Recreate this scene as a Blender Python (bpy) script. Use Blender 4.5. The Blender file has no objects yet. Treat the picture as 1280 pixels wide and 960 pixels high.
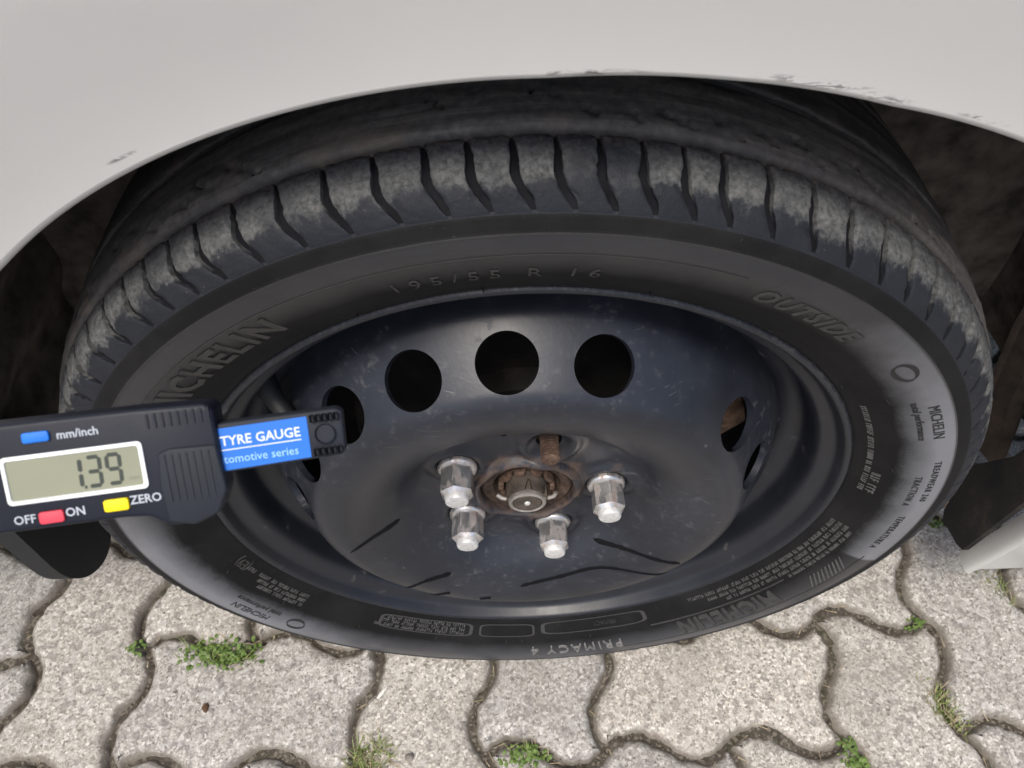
import bpy, bmesh, math, random
import numpy as np
from mathutils import Vector, Matrix, geometry, noise as mnoise

S = bpy.context.scene
COL = S.collection
RAD = math.radians
ZA = 0.29                                   # axle height above the paving

# ------------------------------------------------------------------ camera
CAM_POS = Vector((-0.0188, -0.2634, 0.4840 + ZA))
CAM_YAW, CAM_PITCH = 0.02975, 0.9179
fwd = Vector((math.sin(CAM_YAW) * math.cos(CAM_PITCH), math.cos(CAM_YAW) * math.cos(CAM_PITCH), -math.sin(CAM_PITCH)))
rgt = Vector((math.cos(CAM_YAW), -math.sin(CAM_YAW), 0.0))
upv = rgt.cross(fwd)
cd = bpy.data.cameras.new('camera')
cam = bpy.data.objects.new('camera', cd)
COL.objects.link(cam)
M = Matrix((rgt, upv, -fwd)).transposed().to_4x4()
M.translation = CAM_POS
cam.matrix_world = M
cd.sensor_width = 36.0
cd.lens = 956.25 / 1280 * 36
cd.clip_start = 0.01
cd.clip_end = 500
cd.dof.use_dof = True
cd.dof.focus_distance = 0.46
cd.dof.aperture_fstop = 21.0
S.camera = cam

# ------------------------------------------------------------------ light
SUN_EL, SUN_AZ = RAD(63), RAD(206)          # azimuth from +Y towards +X : in front of the car, a little to the right
w = bpy.data.worlds.new('World'); S.world = w; w.use_nodes = True
nt = w.node_tree
bg = nt.nodes['Background']
sky = nt.nodes.new('ShaderNodeTexSky')
sky.sky_type = 'NISHITA'; sky.sun_disc = False
sky.sun_elevation = SUN_EL; sky.sun_rotation = SUN_AZ
sky.air_density = 1.0; sky.dust_density = 4.0; sky.ozone_density = 1.0
nt.links.new(sky.outputs[0], bg.inputs[0])
bg.inputs[1].default_value = 0.12
sl = bpy.data.lights.new('sun', 'SUN')
sl.energy = 1.5; sl.angle = RAD(16); sl.color = (1.0, 0.97, 0.885)
so = bpy.data.objects.new('sun', sl); COL.objects.link(so)
sd = Vector((math.sin(SUN_AZ) * math.cos(SUN_EL), math.cos(SUN_AZ) * math.cos(SUN_EL), math.sin(SUN_EL)))
so.rotation_euler = sd.to_track_quat('Z', 'Y').to_euler()
so.location = sd * 20
S.view_settings.view_transform = 'Standard'
S.view_settings.look = 'None'
S.view_settings.gamma = 1.0
S.view_settings.use_curve_mapping = False
S.view_settings.exposure = 0.72
S.cycles.max_bounces = 4; S.cycles.diffuse_bounces = 3; S.cycles.glossy_bounces = 2; S.cycles.transmission_bounces = 2
S.cycles.caustics_reflective = False; S.cycles.caustics_refractive = False

random.seed(7)
rng = np.random.default_rng(7)

# ------------------------------------------------------------------ helpers
def link(name, me, mat=None, parent=None, loc=None, smooth=True, sharp=None):
    o = bpy.data.objects.new(name, me)
    COL.objects.link(o)
    if mat is not None and not me.materials:
        me.materials.append(mat)
    if smooth:
        me.polygons.foreach_set('use_smooth', [True] * len(me.polygons))
        if sharp: me.set_sharp_from_angle(angle=RAD(sharp))
    if parent: o.parent = parent
    if loc is not None: o.location = loc
    return o

def mk(name, verts, faces, mat=None, parent=None, loc=None, smooth=True, sharp=40, fix=False):
    me = bpy.data.meshes.new(name)
    me.from_pydata([tuple(map(float, v)) for v in verts], [], [tuple(map(int, f)) for f in faces])
    if fix:
        bm = bmesh.new(); bm.from_mesh(me)
        bmesh.ops.remove_doubles(bm, verts=bm.verts, dist=1e-6)
        bmesh.ops.recalc_face_normals(bm, faces=bm.faces)
        bm.to_mesh(me); bm.free()
    me.update()
    return link(name, me, mat, parent, loc, smooth, sharp)

def empty(name, loc=(0, 0, 0), label=None, cat=None, group=None):
    o = bpy.data.objects.new(name, None)
    COL.objects.link(o); o.location = loc; o.empty_display_size = 0.05
    tag(o, label, cat, group)
    return o

def tag(o, label=None, cat=None, group=None, kind=None):
    if label: o['label'] = label
    if cat: o['category'] = cat
    if group: o['group'] = group
    if kind: o['kind'] = kind
    return o

def lathe_geo(prof, seg=128, closed=False, a0=0.0, a1=2 * math.pi, fn=None):
    """prof: list of (r, y); revolve about the Y axis."""
    full = abs((a1 - a0) - 2 * math.pi) < 1e-6
    n = seg if full else seg + 1
    V = []; Fc = []
    P = len(prof)
    for k in range(n):
        a = a0 + (a1 - a0) * k / seg
        s, c = math.sin(a), math.cos(a)
        for (r, y) in prof:
            if fn: r2, y2 = fn(r, y, a)
            else: r2, y2 = r, y
            V.append((r2 * s, y2, r2 * c))
    for k in range(seg):
        k2 = (k + 1) % n
        for i in range(P if closed else P - 1):
            i2 = (i + 1) % P
            Fc.append((k * P + i, k * P + i2, k2 * P + i2, k2 * P + i))
    return V, Fc

def lathe(name, prof, mat, parent=None, seg=128, closed=False, loc=None, sharp=40, **kw):
    V, Fc = lathe_geo(prof, seg, closed, **kw)
    return mk(name, V, Fc, mat, parent, loc, True, sharp, fix=True)

def dense(pts, n):
    """Catmull-Rom through 2D points."""
    pts = [np.array(p, float) for p in pts]
    P = [2 * pts[0] - pts[1]] + pts + [2 * pts[-1] - pts[-2]]
    out = []
    for i in range(1, len(P) - 2):
        for k in range(n):
            t = k / n
            a, b, c, d = P[i - 1], P[i], P[i + 1], P[i + 2]
            out.append(tuple(0.5 * ((2 * b) + (c - a) * t + (2 * a - 5 * b + 4 * c - d) * t * t + (3 * b - a - 3 * c + d) * t ** 3)))
    out.append(tuple(pts[-1]))
    return out

def box_geo(x0, x1, y0, y1, z0, z1):
    v = [(x, y, z) for x in (x0, x1) for y in (y0, y1) for z in (z0, z1)]
    f = [(0, 1, 3, 2), (4, 6, 7, 5), (0, 4, 5, 1), (2, 3, 7, 6), (0, 2, 6, 4), (1, 5, 7, 3)]
    return v, f

def bbox(name, x0, x1, y0, y1, z0, z1, mat, parent=None, bev=0.0, seg=2, loc=None):
    v, f = box_geo(x0, x1, y0, y1, z0, z1)
    me = bpy.data.meshes.new(name); me.from_pydata(v, [], f)
    bm = bmesh.new(); bm.from_mesh(me)
    bmesh.ops.recalc_face_normals(bm, faces=bm.faces)
    if bev: bmesh.ops.bevel(bm, geom=bm.edges[:], offset=bev, segments=seg, affect='EDGES', profile=0.5)
    bm.to_mesh(me); bm.free()
    return link(name, me, mat, parent, loc, True, 35)

def prism(name, poly, z0, z1, mat, parent=None, bev=0.0, seg=2, loc=None, sharp=35):
    """polygon in local XY, extruded along Z, optionally bevelled."""
    bm = bmesh.new()
    vs = [bm.verts.new((x, y, z0)) for x, y in poly]
    f = bm.faces.new(vs)
    r = bmesh.ops.extrude_face_region(bm, geom=[f])
    for e in r['geom']:
        if isinstance(e, bmesh.types.BMVert): e.co.z = z1
    bmesh.ops.recalc_face_normals(bm, faces=bm.faces)
    if bev:
        bmesh.ops.bevel(bm, geom=bm.edges[:], offset=bev, segments=seg, affect='EDGES', profile=0.5)
    me = bpy.data.meshes.new(name); bm.to_mesh(me); bm.free()
    return link(name, me, mat, parent, loc, True, sharp)

def tube_geo(pts, rad, seg=8):
    V = []; Fc = []
    pts = [Vector(p) for p in pts]
    n = len(pts)
    for i, p in enumerate(pts):
        t = (pts[min(i + 1, n - 1)] - pts[max(i - 1, 0)]).normalized()
        a = t.cross(Vector((0, 0, 1)))
        if a.length < 1e-3: a = t.cross(Vector((1, 0, 0)))
        a.normalize(); b = t.cross(a)
        r = rad[i] if hasattr(rad, '__len__') else rad
        for k in range(seg):
            an = 2 * math.pi * k / seg
            V.append(p + a * (r * math.cos(an)) + b * (r * math.sin(an)))
    for i in range(n - 1):
        for k in range(seg):
            k2 = (k + 1) % seg
            Fc.append((i * seg + k, i * seg + k2, (i + 1) * seg + k2, (i + 1) * seg + k))
    Fc.append(tuple(range(seg))); Fc.append(tuple((n - 1) * seg + k for k in range(seg)))
    return V, Fc

def text_geo(txt, size, extrude=0.0, align='CENTER', shear=0.0, spacing=1.0, offset=0.0, res=2):
    cu = bpy.data.curves.new('t', 'FONT')
    cu.body = txt; cu.size = size; cu.extrude = extrude; cu.align_x = align; cu.align_y = 'CENTER'
    cu.shear = shear; cu.space_character = spacing; cu.offset = offset; cu.resolution_u = res
    o = bpy.data.objects.new('t', cu); COL.objects.link(o)
    dg = bpy.context.evaluated_depsgraph_get()
    me = bpy.data.meshes.new_from_object(o.evaluated_get(dg))
    V = [tuple(v.co) for v in me.vertices]; Fc = [tuple(p.vertices) for p in me.polygons]
    bpy.data.objects.remove(o); bpy.data.curves.remove(cu); bpy.data.meshes.remove(me)
    return V, Fc

def smooth01(x):
    x = min(1.0, max(0.0, x)); return x * x * (3 - 2 * x)

# ------------------------------------------------------------------ materials
class N:
    """tiny node-graph helper"""
    def __init__(s, name):
        s.m = bpy.data.materials.new(name); s.m.use_nodes = True
        s.t = s.m.node_tree; s.b = s.t.nodes['Principled BSDF']
    def n(s, typ, ins=None, **kw):
        x = s.t.nodes.new('ShaderNode' + typ)
        for k, v in kw.items(): setattr(x, k, v)
        for k, v in (ins or {}).items(): s.put(x.inputs[k], v)
        return x
    def put(s, sock, v):
        if isinstance(v, bpy.types.NodeSocket): s.t.links.new(v, sock)
        elif isinstance(v, bpy.types.Node): s.t.links.new(v.outputs[0], sock)
        else: sock.default_value = v
    def set(s, **kw):
        for k, v in kw.items(): s.put(s.b.inputs[k.replace('_', ' ')], v)
        return s
    def pos(s): return s.n('NewGeometry').outputs['Position']
    def objc(s): return s.n('TexCoord').outputs['Object']
    def noise(s, vec, scale, detail=4.0, rough=0.55, dist=0.0):
        return s.n('TexNoise', {'Vector': vec, 'Scale': scale, 'Detail': detail, 'Roughness': rough, 'Distortion': dist}).outputs['Fac']
    def vor(s, vec, scale, feature='F1', out='Color', rnd=1.0):
        x = s.n('TexVoronoi', {'Vector': vec, 'Scale': scale, 'Randomness': rnd}, feature=feature)
        return x.outputs[out]
    def ramp(s, fac, stops, interp='LINEAR'):
        x = s.n('ValToRGB'); x.color_ramp.interpolation = interp
        el = x.color_ramp.elements
        while len(el) < len(stops): el.new(0.5)
        for e, (p, c) in zip(el, stops):
            e.position = p
            e.color = (c, c, c, 1) if not hasattr(c, '__len__') else (*c, 1)
        s.put(x.inputs[0], fac); return x.outputs[0]
    def mix(s, fac, a, b, mode='MIX'):
        x = s.n('Mix', data_type='RGBA', blend_type=mode)
        s.put(x.inputs[0], fac); s.put(x.inputs[6], a if not isinstance(a, tuple) else (*a, 1)); s.put(x.inputs[7], b if not isinstance(b, tuple) else (*b, 1))
        return x.outputs[2]
    def math(s, op, a, b=0.0, clamp=False):
        x = s.n('Math', operation=op, use_clamp=clamp); s.put(x.inputs[0], a); s.put(x.inputs[1], b); return x.outputs[0]
    def map(s, v, a, b, c=0.0, d=1.0):
        x = s.n('MapRange', {'Value': v, 'From Min': a, 'From Max': b, 'To Min': c, 'To Max': d}); return x.outputs[0]
    def sep(s, v):
        x = s.n('SeparateXYZ', {0: v}); return x.outputs
    def scl(s, v, sc):
        x = s.n('VectorMath', operation='MULTIPLY'); s.put(x.inputs[0], v); x.inputs[1].default_value = sc; return x.outputs[0]
    def bump(s, h, strength=0.5, dist=0.001, prev=None):
        x = s.n('Bump', {'Height': h, 'Strength': strength, 'Distance': dist})
        if prev is not None: s.put(x.inputs['Normal'], prev)
        return x.outputs[0]

def plain(name, col, rough=0.5, metal=0.0, bumpy=0.0, scale=400, var=0.15, spec=0.5):
    g = N(name); p = g.objc()
    nz = g.noise(p, scale * 0.2, 4)
    c2 = tuple(c * (1 - var) for c in col); c3 = tuple(min(1, c * (1 + var)) for c in col)
    g.set(Base_Color=g.ramp(nz, [(0.3, c2), (0.7, c3)]), Roughness=rough, Metallic=metal, Specular_IOR_Level=spec)
    if bumpy: g.set(Normal=g.bump(g.noise(p, scale, 5), bumpy, 0.0006))
    return g.m

def m_sidewall():
    g = N('sidewall_rubber'); p = g.objc(); x, y, z = g.sep(p)[0:3]
    r = g.math('SQRT', g.math('ADD', g.math('MULTIPLY', x, x), g.math('MULTIPLY', z, z)))
    nz = g.noise(p, 40, 6, 0.6); fine = g.noise(p, 900, 3)
    rj = g.math('ADD', r, g.math('MULTIPLY', g.math('SUBTRACT', nz, 0.5), 0.010))
    ring = g.math('MULTIPLY', g.map(rj, 0.242, 0.262), g.map(r, 0.2725, 0.2712))     # smooth moulded ring
    dust = g.ramp(g.noise(p, 22, 7, 0.65), [(0.42, 0.0), (0.68, 1.0)])
    spk = g.ramp(g.noise(p, 700, 2), [(0.70, 0.0), (0.80, 1.0)])
    base = g.mix(ring, (0.0085, 0.0084, 0.009), (0.012, 0.013, 0.017))
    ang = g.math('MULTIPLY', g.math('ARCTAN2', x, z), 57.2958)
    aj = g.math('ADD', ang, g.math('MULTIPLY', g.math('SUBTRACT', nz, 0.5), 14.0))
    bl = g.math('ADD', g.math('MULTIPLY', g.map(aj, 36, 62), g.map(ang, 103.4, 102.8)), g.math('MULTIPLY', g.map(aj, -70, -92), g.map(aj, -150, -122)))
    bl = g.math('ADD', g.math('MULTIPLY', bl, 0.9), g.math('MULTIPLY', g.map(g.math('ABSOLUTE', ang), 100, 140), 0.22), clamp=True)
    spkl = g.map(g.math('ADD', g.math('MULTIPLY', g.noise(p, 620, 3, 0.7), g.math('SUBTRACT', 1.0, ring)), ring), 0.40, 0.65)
    sheen_bloom = g.math('MULTIPLY', g.math('MULTIPLY', bl, ring), spkl, clamp=True)
    base = g.mix(sheen_bloom, base, (0.195, 0.200, 0.218))  # pale bluish sheen painted into the base colour, together with dusty bloom
    base = g.mix(g.math('MULTIPLY', dust, 0.15), base, (0.06, 0.058, 0.056))
    base = g.mix(g.math('MULTIPLY', spk, 0.25), base, (0.16, 0.15, 0.14))
    rough = g.math('ADD', g.map(ring, 0, 1, 0.62, 0.33), g.math('MULTIPLY', dust, 0.08))
    b1 = g.bump(fine, g.map(ring, 0, 1, 0.25, 0.05), 0.0004)
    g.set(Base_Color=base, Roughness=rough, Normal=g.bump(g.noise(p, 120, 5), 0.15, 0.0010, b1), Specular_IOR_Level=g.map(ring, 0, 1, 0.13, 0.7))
    return g.m

def m_tread():
    g = N('tread_rubber'); p = g.pos(); x, y, z = g.sep(p)[0:3]
    n1 = g.noise(p, 90, 6, 0.65); n2 = g.noise(p, 420, 5, 0.7); n3 = g.noise(p, 25, 3)
    yj = g.math('ADD', y, g.math('MULTIPLY', g.math('SUBTRACT', n1, 0.5), 0.017))
    lo = g.math('MULTIPLY', g.map(yj, -0.0180, -0.0120), g.map(g.math('ADD', n2, g.map(yj, -0.0165, -0.0115)), 0.55, 1.0), clamp=True); hi = g.map(yj, 0.006, -0.004)
    dust = g.math('MULTIPLY', g.math('MULTIPLY', lo, hi), g.map(n3, 0.30, 0.52), clamp=True)
    mud = g.math('MULTIPLY', g.map(yj, -0.002, 0.006), g.map(n2, 0.42, 0.66), clamp=True)
    base = g.mix(g.noise(p, 60, 4), (0.011, 0.012, 0.016), (0.024, 0.026, 0.032))
    dcol = g.mix(g.ramp(n2, [(0.35, 0.0), (0.62, 1.0)]), (0.050, 0.051, 0.051), (0.128, 0.128, 0.124))
    dust = g.math('MULTIPLY', dust, g.map(yj, 0.003, -0.012, 0.28, 1.0))
    base = g.mix(dust, base, dcol)
    base = g.mix(g.math('MULTIPLY', mud, 0.8), base, (0.12, 0.095, 0.077))
    base = g.mix(g.map(y, 0.008, 0.014, 0.0, 0.75), base, g.mix(g.ramp(n2, [(0.30, 0.0), (0.66, 1.0)]), (0.075, 0.068, 0.063), (0.185, 0.166, 0.150)))
    spk = g.ramp(g.noise(p, 520, 2), [(0.74, 0.0), (0.79, 1.0)])
    base = g.mix(g.math('MULTIPLY', spk, 0.4), base, (0.30, 0.26, 0.22))
    g.set(Base_Color=base, Specular_IOR_Level=0.18, Roughness=g.map(dust, 0, 1, 0.55, 0.9),
          Normal=g.bump(n2, 0.6, 0.0010, g.bump(n1, 0.25, 0.0012)))
    return g.m

def m_band():
    g = N('worn_tread_rubber'); p = g.objc()
    st = g.noise(g.scl(p, (9.0, 170.0, 9.0)), 1.0, 5, 0.6); n2 = g.noise(p, 260, 4, 0.6); n3 = g.noise(p, 32, 4)
    col = g.ramp(g.math('ADD', g.math('MULTIPLY', st, 0.65), g.math('MULTIPLY', n2, 0.35)), [(0.36, (0.050, 0.047, 0.045)), (0.52, (0.092, 0.085, 0.079)), (0.66, (0.165, 0.148, 0.133))])
    col = g.mix(g.math('MULTIPLY', g.map(n3, 0.55, 0.68), 0.5), col, (0.155, 0.125, 0.10))
    g.set(Base_Color=col, Roughness=0.75, Specular_IOR_Level=0.25, Normal=g.bump(n2, 0.35, 0.0006, g.bump(st, 0.4, 0.0012)))
    return g.m

def m_black_steel():
    g = N('black_painted_steel'); p = g.objc()
    n1 = g.noise(p, 14, 6, 0.62); n2 = g.noise(p, 160, 4, 0.6); n3 = g.noise(p, 420, 2)
    base = g.mix(g.ramp(n1, [(0.35, 0.0), (0.7, 1.0)]), (0.008, 0.0098, 0.0155), (0.022, 0.025, 0.035))
    dust = g.math('MULTIPLY', g.ramp(n2, [(0.56, 0.0), (0.74, 1.0)]), g.ramp(n1, [(0.42, 0.0), (0.62, 1.0)]))
    base = g.mix(g.math('MULTIPLY', dust, 0.45), base, (0.15, 0.147, 0.147))
    sp = g.math('ADD', g.vor(p, 95, out='Distance'), g.math('MULTIPLY', n2, 0.22)); spr = g.sep(g.vor(p, 95))[0]
    spot = g.math('MULTIPLY', g.ramp(sp, [(0.14, 1.0), (0.24, 0.0)]), g.map(spr, 0.86, 1.0))
    base = g.mix(g.math('MULTIPLY', spot, 0.35), base, (0.26, 0.25, 0.24))
    rot = g.n('Mapping', {'Vector': p, 'Rotation': (0.2, 0.55, 0.1), 'Scale': (45, 120, 900)}).outputs[0]
    scr = g.math('MULTIPLY', g.ramp(g.noise(rot, 1.0, 2, 0.5), [(0.66, 0.0), (0.71, 1.0)]), g.ramp(g.noise(p, 30, 2), [(0.52, 0.0), (0.60, 1.0)]))
    base = g.mix(g.math('MULTIPLY', scr, 0.3), base, (0.26, 0.25, 0.25))
    xx, yy, zz = g.sep(p)[0:3]
    rr = g.math('SQRT', g.math('ADD', g.math('MULTIPLY', xx, xx), g.math('MULTIPLY', zz, zz)))
    rst = g.math('MULTIPLY', g.map(g.math('ADD', rr, g.math('MULTIPLY', g.math('SUBTRACT', g.noise(p, 70, 5), 0.5), 0.05)), 0.047, 0.036), g.map(n2, 0.35, 0.55), clamp=True)
    rs2 = g.math('MULTIPLY', g.math('MULTIPLY', g.map(rr, 0.082, 0.070), g.map(g.noise(p, 55, 5, 0.7), 0.56, 0.68)), 0.55, clamp=True)
    rst = g.math('MAXIMUM', rst, rs2)
    base = g.mix(g.math('MULTIPLY', rst, 0.8), base, (0.095, 0.062, 0.045))
    dust = g.math('MAXIMUM', dust, rst)
    rough = g.math('ADD', g.map(n1, 0.3, 0.7, 0.34, 0.44), g.math('MULTIPLY', dust, 0.25))
    g.set(Base_Color=base, Roughness=rough, Specular_IOR_Level=0.55, Normal=g.bump(n3, 0.12, 0.0004, g.bump(n2, 0.10, 0.0008)))
    return g.m

def m_barrel():
    g = N('worn_rim_paint'); p = g.objc(); x, y, z = g.sep(p)[0:3]
    r = g.math('SQRT', g.math('ADD', g.math('MULTIPLY', x, x), g.math('MULTIPLY', z, z)))
    n1 = g.noise(p, 30, 6, 0.65); n2 = g.noise(p, 380, 4, 0.7); n3 = g.noise(p, 60, 4)
    base = g.mix(n1, (0.007, 0.008, 0.012), (0.020, 0.022, 0.029))
    lip = g.math('MULTIPLY', g.map(r, 0.2172, 0.2188), g.map(n2, 0.50, 0.68))
    base = g.mix(g.math('MULTIPLY', lip, 0.2), base, (0.26, 0.25, 0.24))
    dirt = g.math('MULTIPLY', g.map(n3, 0.66, 0.78), g.map(n2, 0.35, 0.6))
    base = g.mix(g.math('MULTIPLY', dirt, 0.6), base, (0.20, 0.175, 0.15))
    g.set(Base_Color=base, Roughness=g.math('ADD', g.map(n1, 0.3, 0.7, 0.36, 0.48), g.math('MULTIPLY', dirt, 0.4)), Normal=g.bump(n2, 0.15, 0.0006))
    return g.m

def m_paint():
    g = N('pale_silver_paint'); p = g.objc(); x, y, z = g.sep(p)[0:3]
    n1 = g.noise(p, 9, 4); fl = g.noise(p, 2600, 2)
    base = g.mix(n1, (0.555, 0.552, 0.530), (0.605, 0.602, 0.58))
    base = g.mix(g.map(fl, 0.35, 0.65, 0.0, 0.14), base, (0.51, 0.513, 0.50))
    mask = None
    st = g.n('Mapping', {'Vector': p, 'Scale': (110, 90, 560)}).outputs[0]
    nz = g.noise(st, 1.0, 4, 0.7, 0.5)
    # scuffs rubbed along the arch edge: (x, z, half length, half height, tilt, threshold)
    for (cx, cz, hx, hz, tl, th) in ((0.012, 0.3462, 0.026, 0.0016, 0.0, 0.49), (0.092, 0.3408, 0.028, 0.0022, 0.16, 0.48),
                                     (0.116, 0.3345, 0.012, 0.0018, 0.12, 0.50), (0.155, 0.3260, 0.012, 0.0014, 0.25, 0.50),
                                     (-0.152, 0.3155, 0.008, 0.0011, -0.45, 0.45)):
        dx = g.math('SUBTRACT', x, cx); dz = g.math('ADD', g.math('SUBTRACT', z, cz), g.math('MULTIPLY', dx, tl))
        d = g.math('SQRT', g.math('ADD', g.math('POWER', g.math('DIVIDE', dx, hx), 2.0), g.math('POWER', g.math('DIVIDE', dz, hz), 2.0)))
        e = g.math('MULTIPLY', g.map(d, 1.0, 0.35), g.map(nz, th, th + 0.06))
        mask = e if mask is None else g.math('MAXIMUM', mask, e)
    base = g.mix(g.math('MULTIPLY', mask, 0.75), base, (0.07, 0.062, 0.07))
    sp = g.vor(p, 38, out='Distance'); rr = g.sep(g.vor(p, 38))[0]
    chip = g.math('MULTIPLY', g.ramp(sp, [(0.035, 1.0), (0.05, 0.0)]), g.math('GREATER_THAN', rr, 0.75))
    base = g.mix(g.math('MULTIPLY', chip, 0.6), base, (0.20, 0.17, 0.15))
    g.set(Base_Color=base, Metallic=0.15, Roughness=g.map(n1, 0.3, 0.7, 0.36, 0.44), Coat_Weight=0.5, Coat_Roughness=0.14,
          Normal=g.bump(g.noise(p, 1500, 3), 0.05, 0.0003))
    return g.m

def m_paver():
    g = N('washed_concrete'); p = g.pos()
    oi = g.n('ObjectInfo').outputs['Random']
    wv = g.n('Mapping', {'Vector': p, 'Scale': (1, 1, 1)}).outputs[0]
    c1 = g.sep(g.vor(wv, 440))[0]; c2 = g.sep(g.vor(wv, 800))[1]; c3 = g.sep(g.vor(wv, 170))[2]
    big = g.noise(p, 9, 6, 0.65); mid = g.noise(p, 60, 5, 0.65)
    grain = g.ramp(c1, [(0.0, (0.13, 0.12, 0.108)), (0.14, (0.31, 0.29, 0.262)), (0.45, (0.44, 0.415, 0.375)), (0.75, (0.58, 0.555, 0.51)), (0.92, (0.74, 0.72, 0.68)), (1.0, (0.88, 0.86, 0.83))])
    g2 = g.ramp(c2, [(0.0, (0.10, 0.092, 0.082)), (0.5, (0.46, 0.437, 0.395)), (1.0, (0.86, 0.84, 0.80))])
    col = g.mix(0.30, grain, g2)
    col = g.mix(g.math('MULTIPLY', g.math('GREATER_THAN', c3, 0.88), 0.45), col, (0.20, 0.19, 0.185))
    col = g.mix(g.math('MULTIPLY', g.math('LESS_THAN', c3, 0.10), 0.45), col, (0.56, 0.55, 0.53))
    col = g.mix(g.math('MULTIPLY', g.ramp(big, [(0.42, 0.0), (0.75, 1.0)]), 0.55), col, (0.29, 0.27, 0.24))
    pink = g.mix(oi, (1.0, 0.965, 0.93), (0.80, 0.80, 0.805))
    col = g.mix(1.0, col, pink, 'MULTIPLY')
    # pits and crevice dirt
    pit = g.ramp(g.noise(p, 260, 4, 0.7), [(0.30, 1.0), (0.42, 0.0)])
    col = g.mix(g.math('MULTIPLY', pit, 0.6), col, (0.11, 0.097, 0.085))
    z_ = g.sep(p)[2]
    soilm = g.math('MULTIPLY', g.map(g.math('ADD', z_, g.math('MULTIPLY', g.math('SUBTRACT', mid, 0.5), 0.006)), -0.0015, -0.0050), 0.8, clamp=True)
    col = g.mix(soilm, col, (0.20, 0.175, 0.145))
    b0 = g.bump(mid, 0.4, 0.003)
    b1 = g.bump(c1, 0.35, 0.0011, b0)
    b2 = g.bump(g.noise(p, 800, 3, 0.7), 0.6, 0.0012, b1)
    g.set(Base_Color=col, Roughness=0.92, Specular_IOR_Level=0.25, Normal=b2)
    return g.m

def m_soil():
    g = N('joint_soil'); p = g.pos()
    n1 = g.noise(p, 140, 6, 0.7); c = g.sep(g.vor(p, 420))[0]; n2 = g.noise(p, 18, 4)
    col = g.ramp(n1, [(0.3, (0.040, 0.034, 0.027)), (0.5, (0.095, 0.082, 0.067)), (0.7, (0.19, 0.168, 0.142))])
    col = g.mix(g.math('MULTIPLY', g.math('GREATER_THAN', c, 0.80), 0.7), col, (0.26, 0.225, 0.185))
    col = g.mix(g.math('MULTIPLY', g.ramp(n2, [(0.5, 0.0), (0.65, 1.0)]), 0.25), col, (0.06, 0.075, 0.03))
    g.set(Base_Color=col, Roughness=0.95, Specular_IOR_Level=0.15, Normal=g.bump(g.noise(p, 380, 5, 0.7), 0.9, 0.003))
    return g.m

def m_rust(dark=1.0, name='rusty_iron'):
    g = N(name); p = g.objc(); n1 = g.noise(p, 130, 6, 0.7); n2 = g.noise(p, 700, 4)
    col = g.ramp(n1, [(0.30, (0.035 * dark, 0.022 * dark, 0.017 * dark)), (0.5, (0.105 * dark, 0.062 * dark, 0.042 * dark)), (0.72, (0.22 * dark, 0.15 * dark, 0.108 * dark))])
    g.set(Base_Color=col, Roughness=0.85, Metallic=0.15, Normal=g.bump(n2, 0.6, 0.0008))
    return g.m

def m_chrome():
    g = N('worn_chrome'); p = g.objc(); oi = g.n('ObjectInfo').outputs['Random']
    pv = g.n('VectorMath', operation='ADD'); g.put(pv.inputs[0], p); g.put(pv.inputs[1], g.n('CombineXYZ', {0: g.math('MULTIPLY', oi, 7.0)}))
    p2 = pv.outputs[0]
    n1 = g.noise(g.scl(p2, (1.0, 0.45, 1.0)), 110, 5, 0.6); n2 = g.noise(p2, 90, 3)
    rust = g.ramp(n1, [(0.47, 0.0), (0.64, 1.0)])
    col = g.mix(g.noise(p2, 120, 3), (0.48, 0.47, 0.46), (0.80, 0.79, 0.78))
    col = g.mix(g.math('MULTIPLY', rust, 0.75), col, (0.20, 0.12, 0.085))
    g.set(Base_Color=col, Metallic=g.map(rust, 0, 1, 0.9, 0.2), Roughness=g.math('ADD', g.map(n2, 0.3, 0.7, 0.22, 0.40), g.math('MULTIPLY', rust, 0.3)),
          Normal=g.bump(g.noise(p2, 200, 2), 0.10, 0.0006))
    return g.m

def m_cap():
    g = N('dull_zinc'); p = g.objc(); n1 = g.noise(p, 300, 4)
    g.set(Base_Color=g.ramp(n1, [(0.3, (0.55, 0.54, 0.52)), (0.7, (0.80, 0.79, 0.77))]), Metallic=0.35, Roughness=0.5, Normal=g.bump(n1, 0.2, 0.0004))
    return g.m

def m_leaf(name, a, b):
    g = N(name); p = g.pos(); n1 = g.noise(p, 260, 3)
    g.set(Base_Color=g.ramp(n1, [(0.3, a), (0.7, b)]), Roughness=0.55, Subsurface_Weight=0.0, Specular_IOR_Level=0.35)
    return g.m

def m_plastic(name, col, rough=0.5, bump=0.25, scale=1800, spec=0.3):
    g = N(name); p = g.objc(); n1 = g.noise(p, scale, 3); n2 = g.noise(p, 60, 4)
    c1 = tuple(c * 0.88 for c in col); c2 = tuple(min(1, c * 1.12) for c in col)
    g.set(Base_Color=g.ramp(n2, [(0.3, c1), (0.7, c2)]), Roughness=g.map(n2, 0.3, 0.7, rough - 0.04, rough + 0.06), Normal=g.bump(n1, bump, 0.0003), Specular_IOR_Level=spec)
    return g.m

def m_grime():
    g = N('dirty_black_plastic'); p = g.objc(); n1 = g.noise(p, 22, 6, 0.65); n2 = g.noise(p, 300, 4)
    col = g.ramp(n1, [(0.35, (0.010, 0.010, 0.011)), (0.55, (0.022, 0.020, 0.019)), (0.78, (0.075, 0.058, 0.045))])
    g.set(Base_Color=col, Roughness=0.8, Specular_IOR_Level=0.3, Normal=g.bump(n2, 0.4, 0.001))
    return g.m

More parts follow.
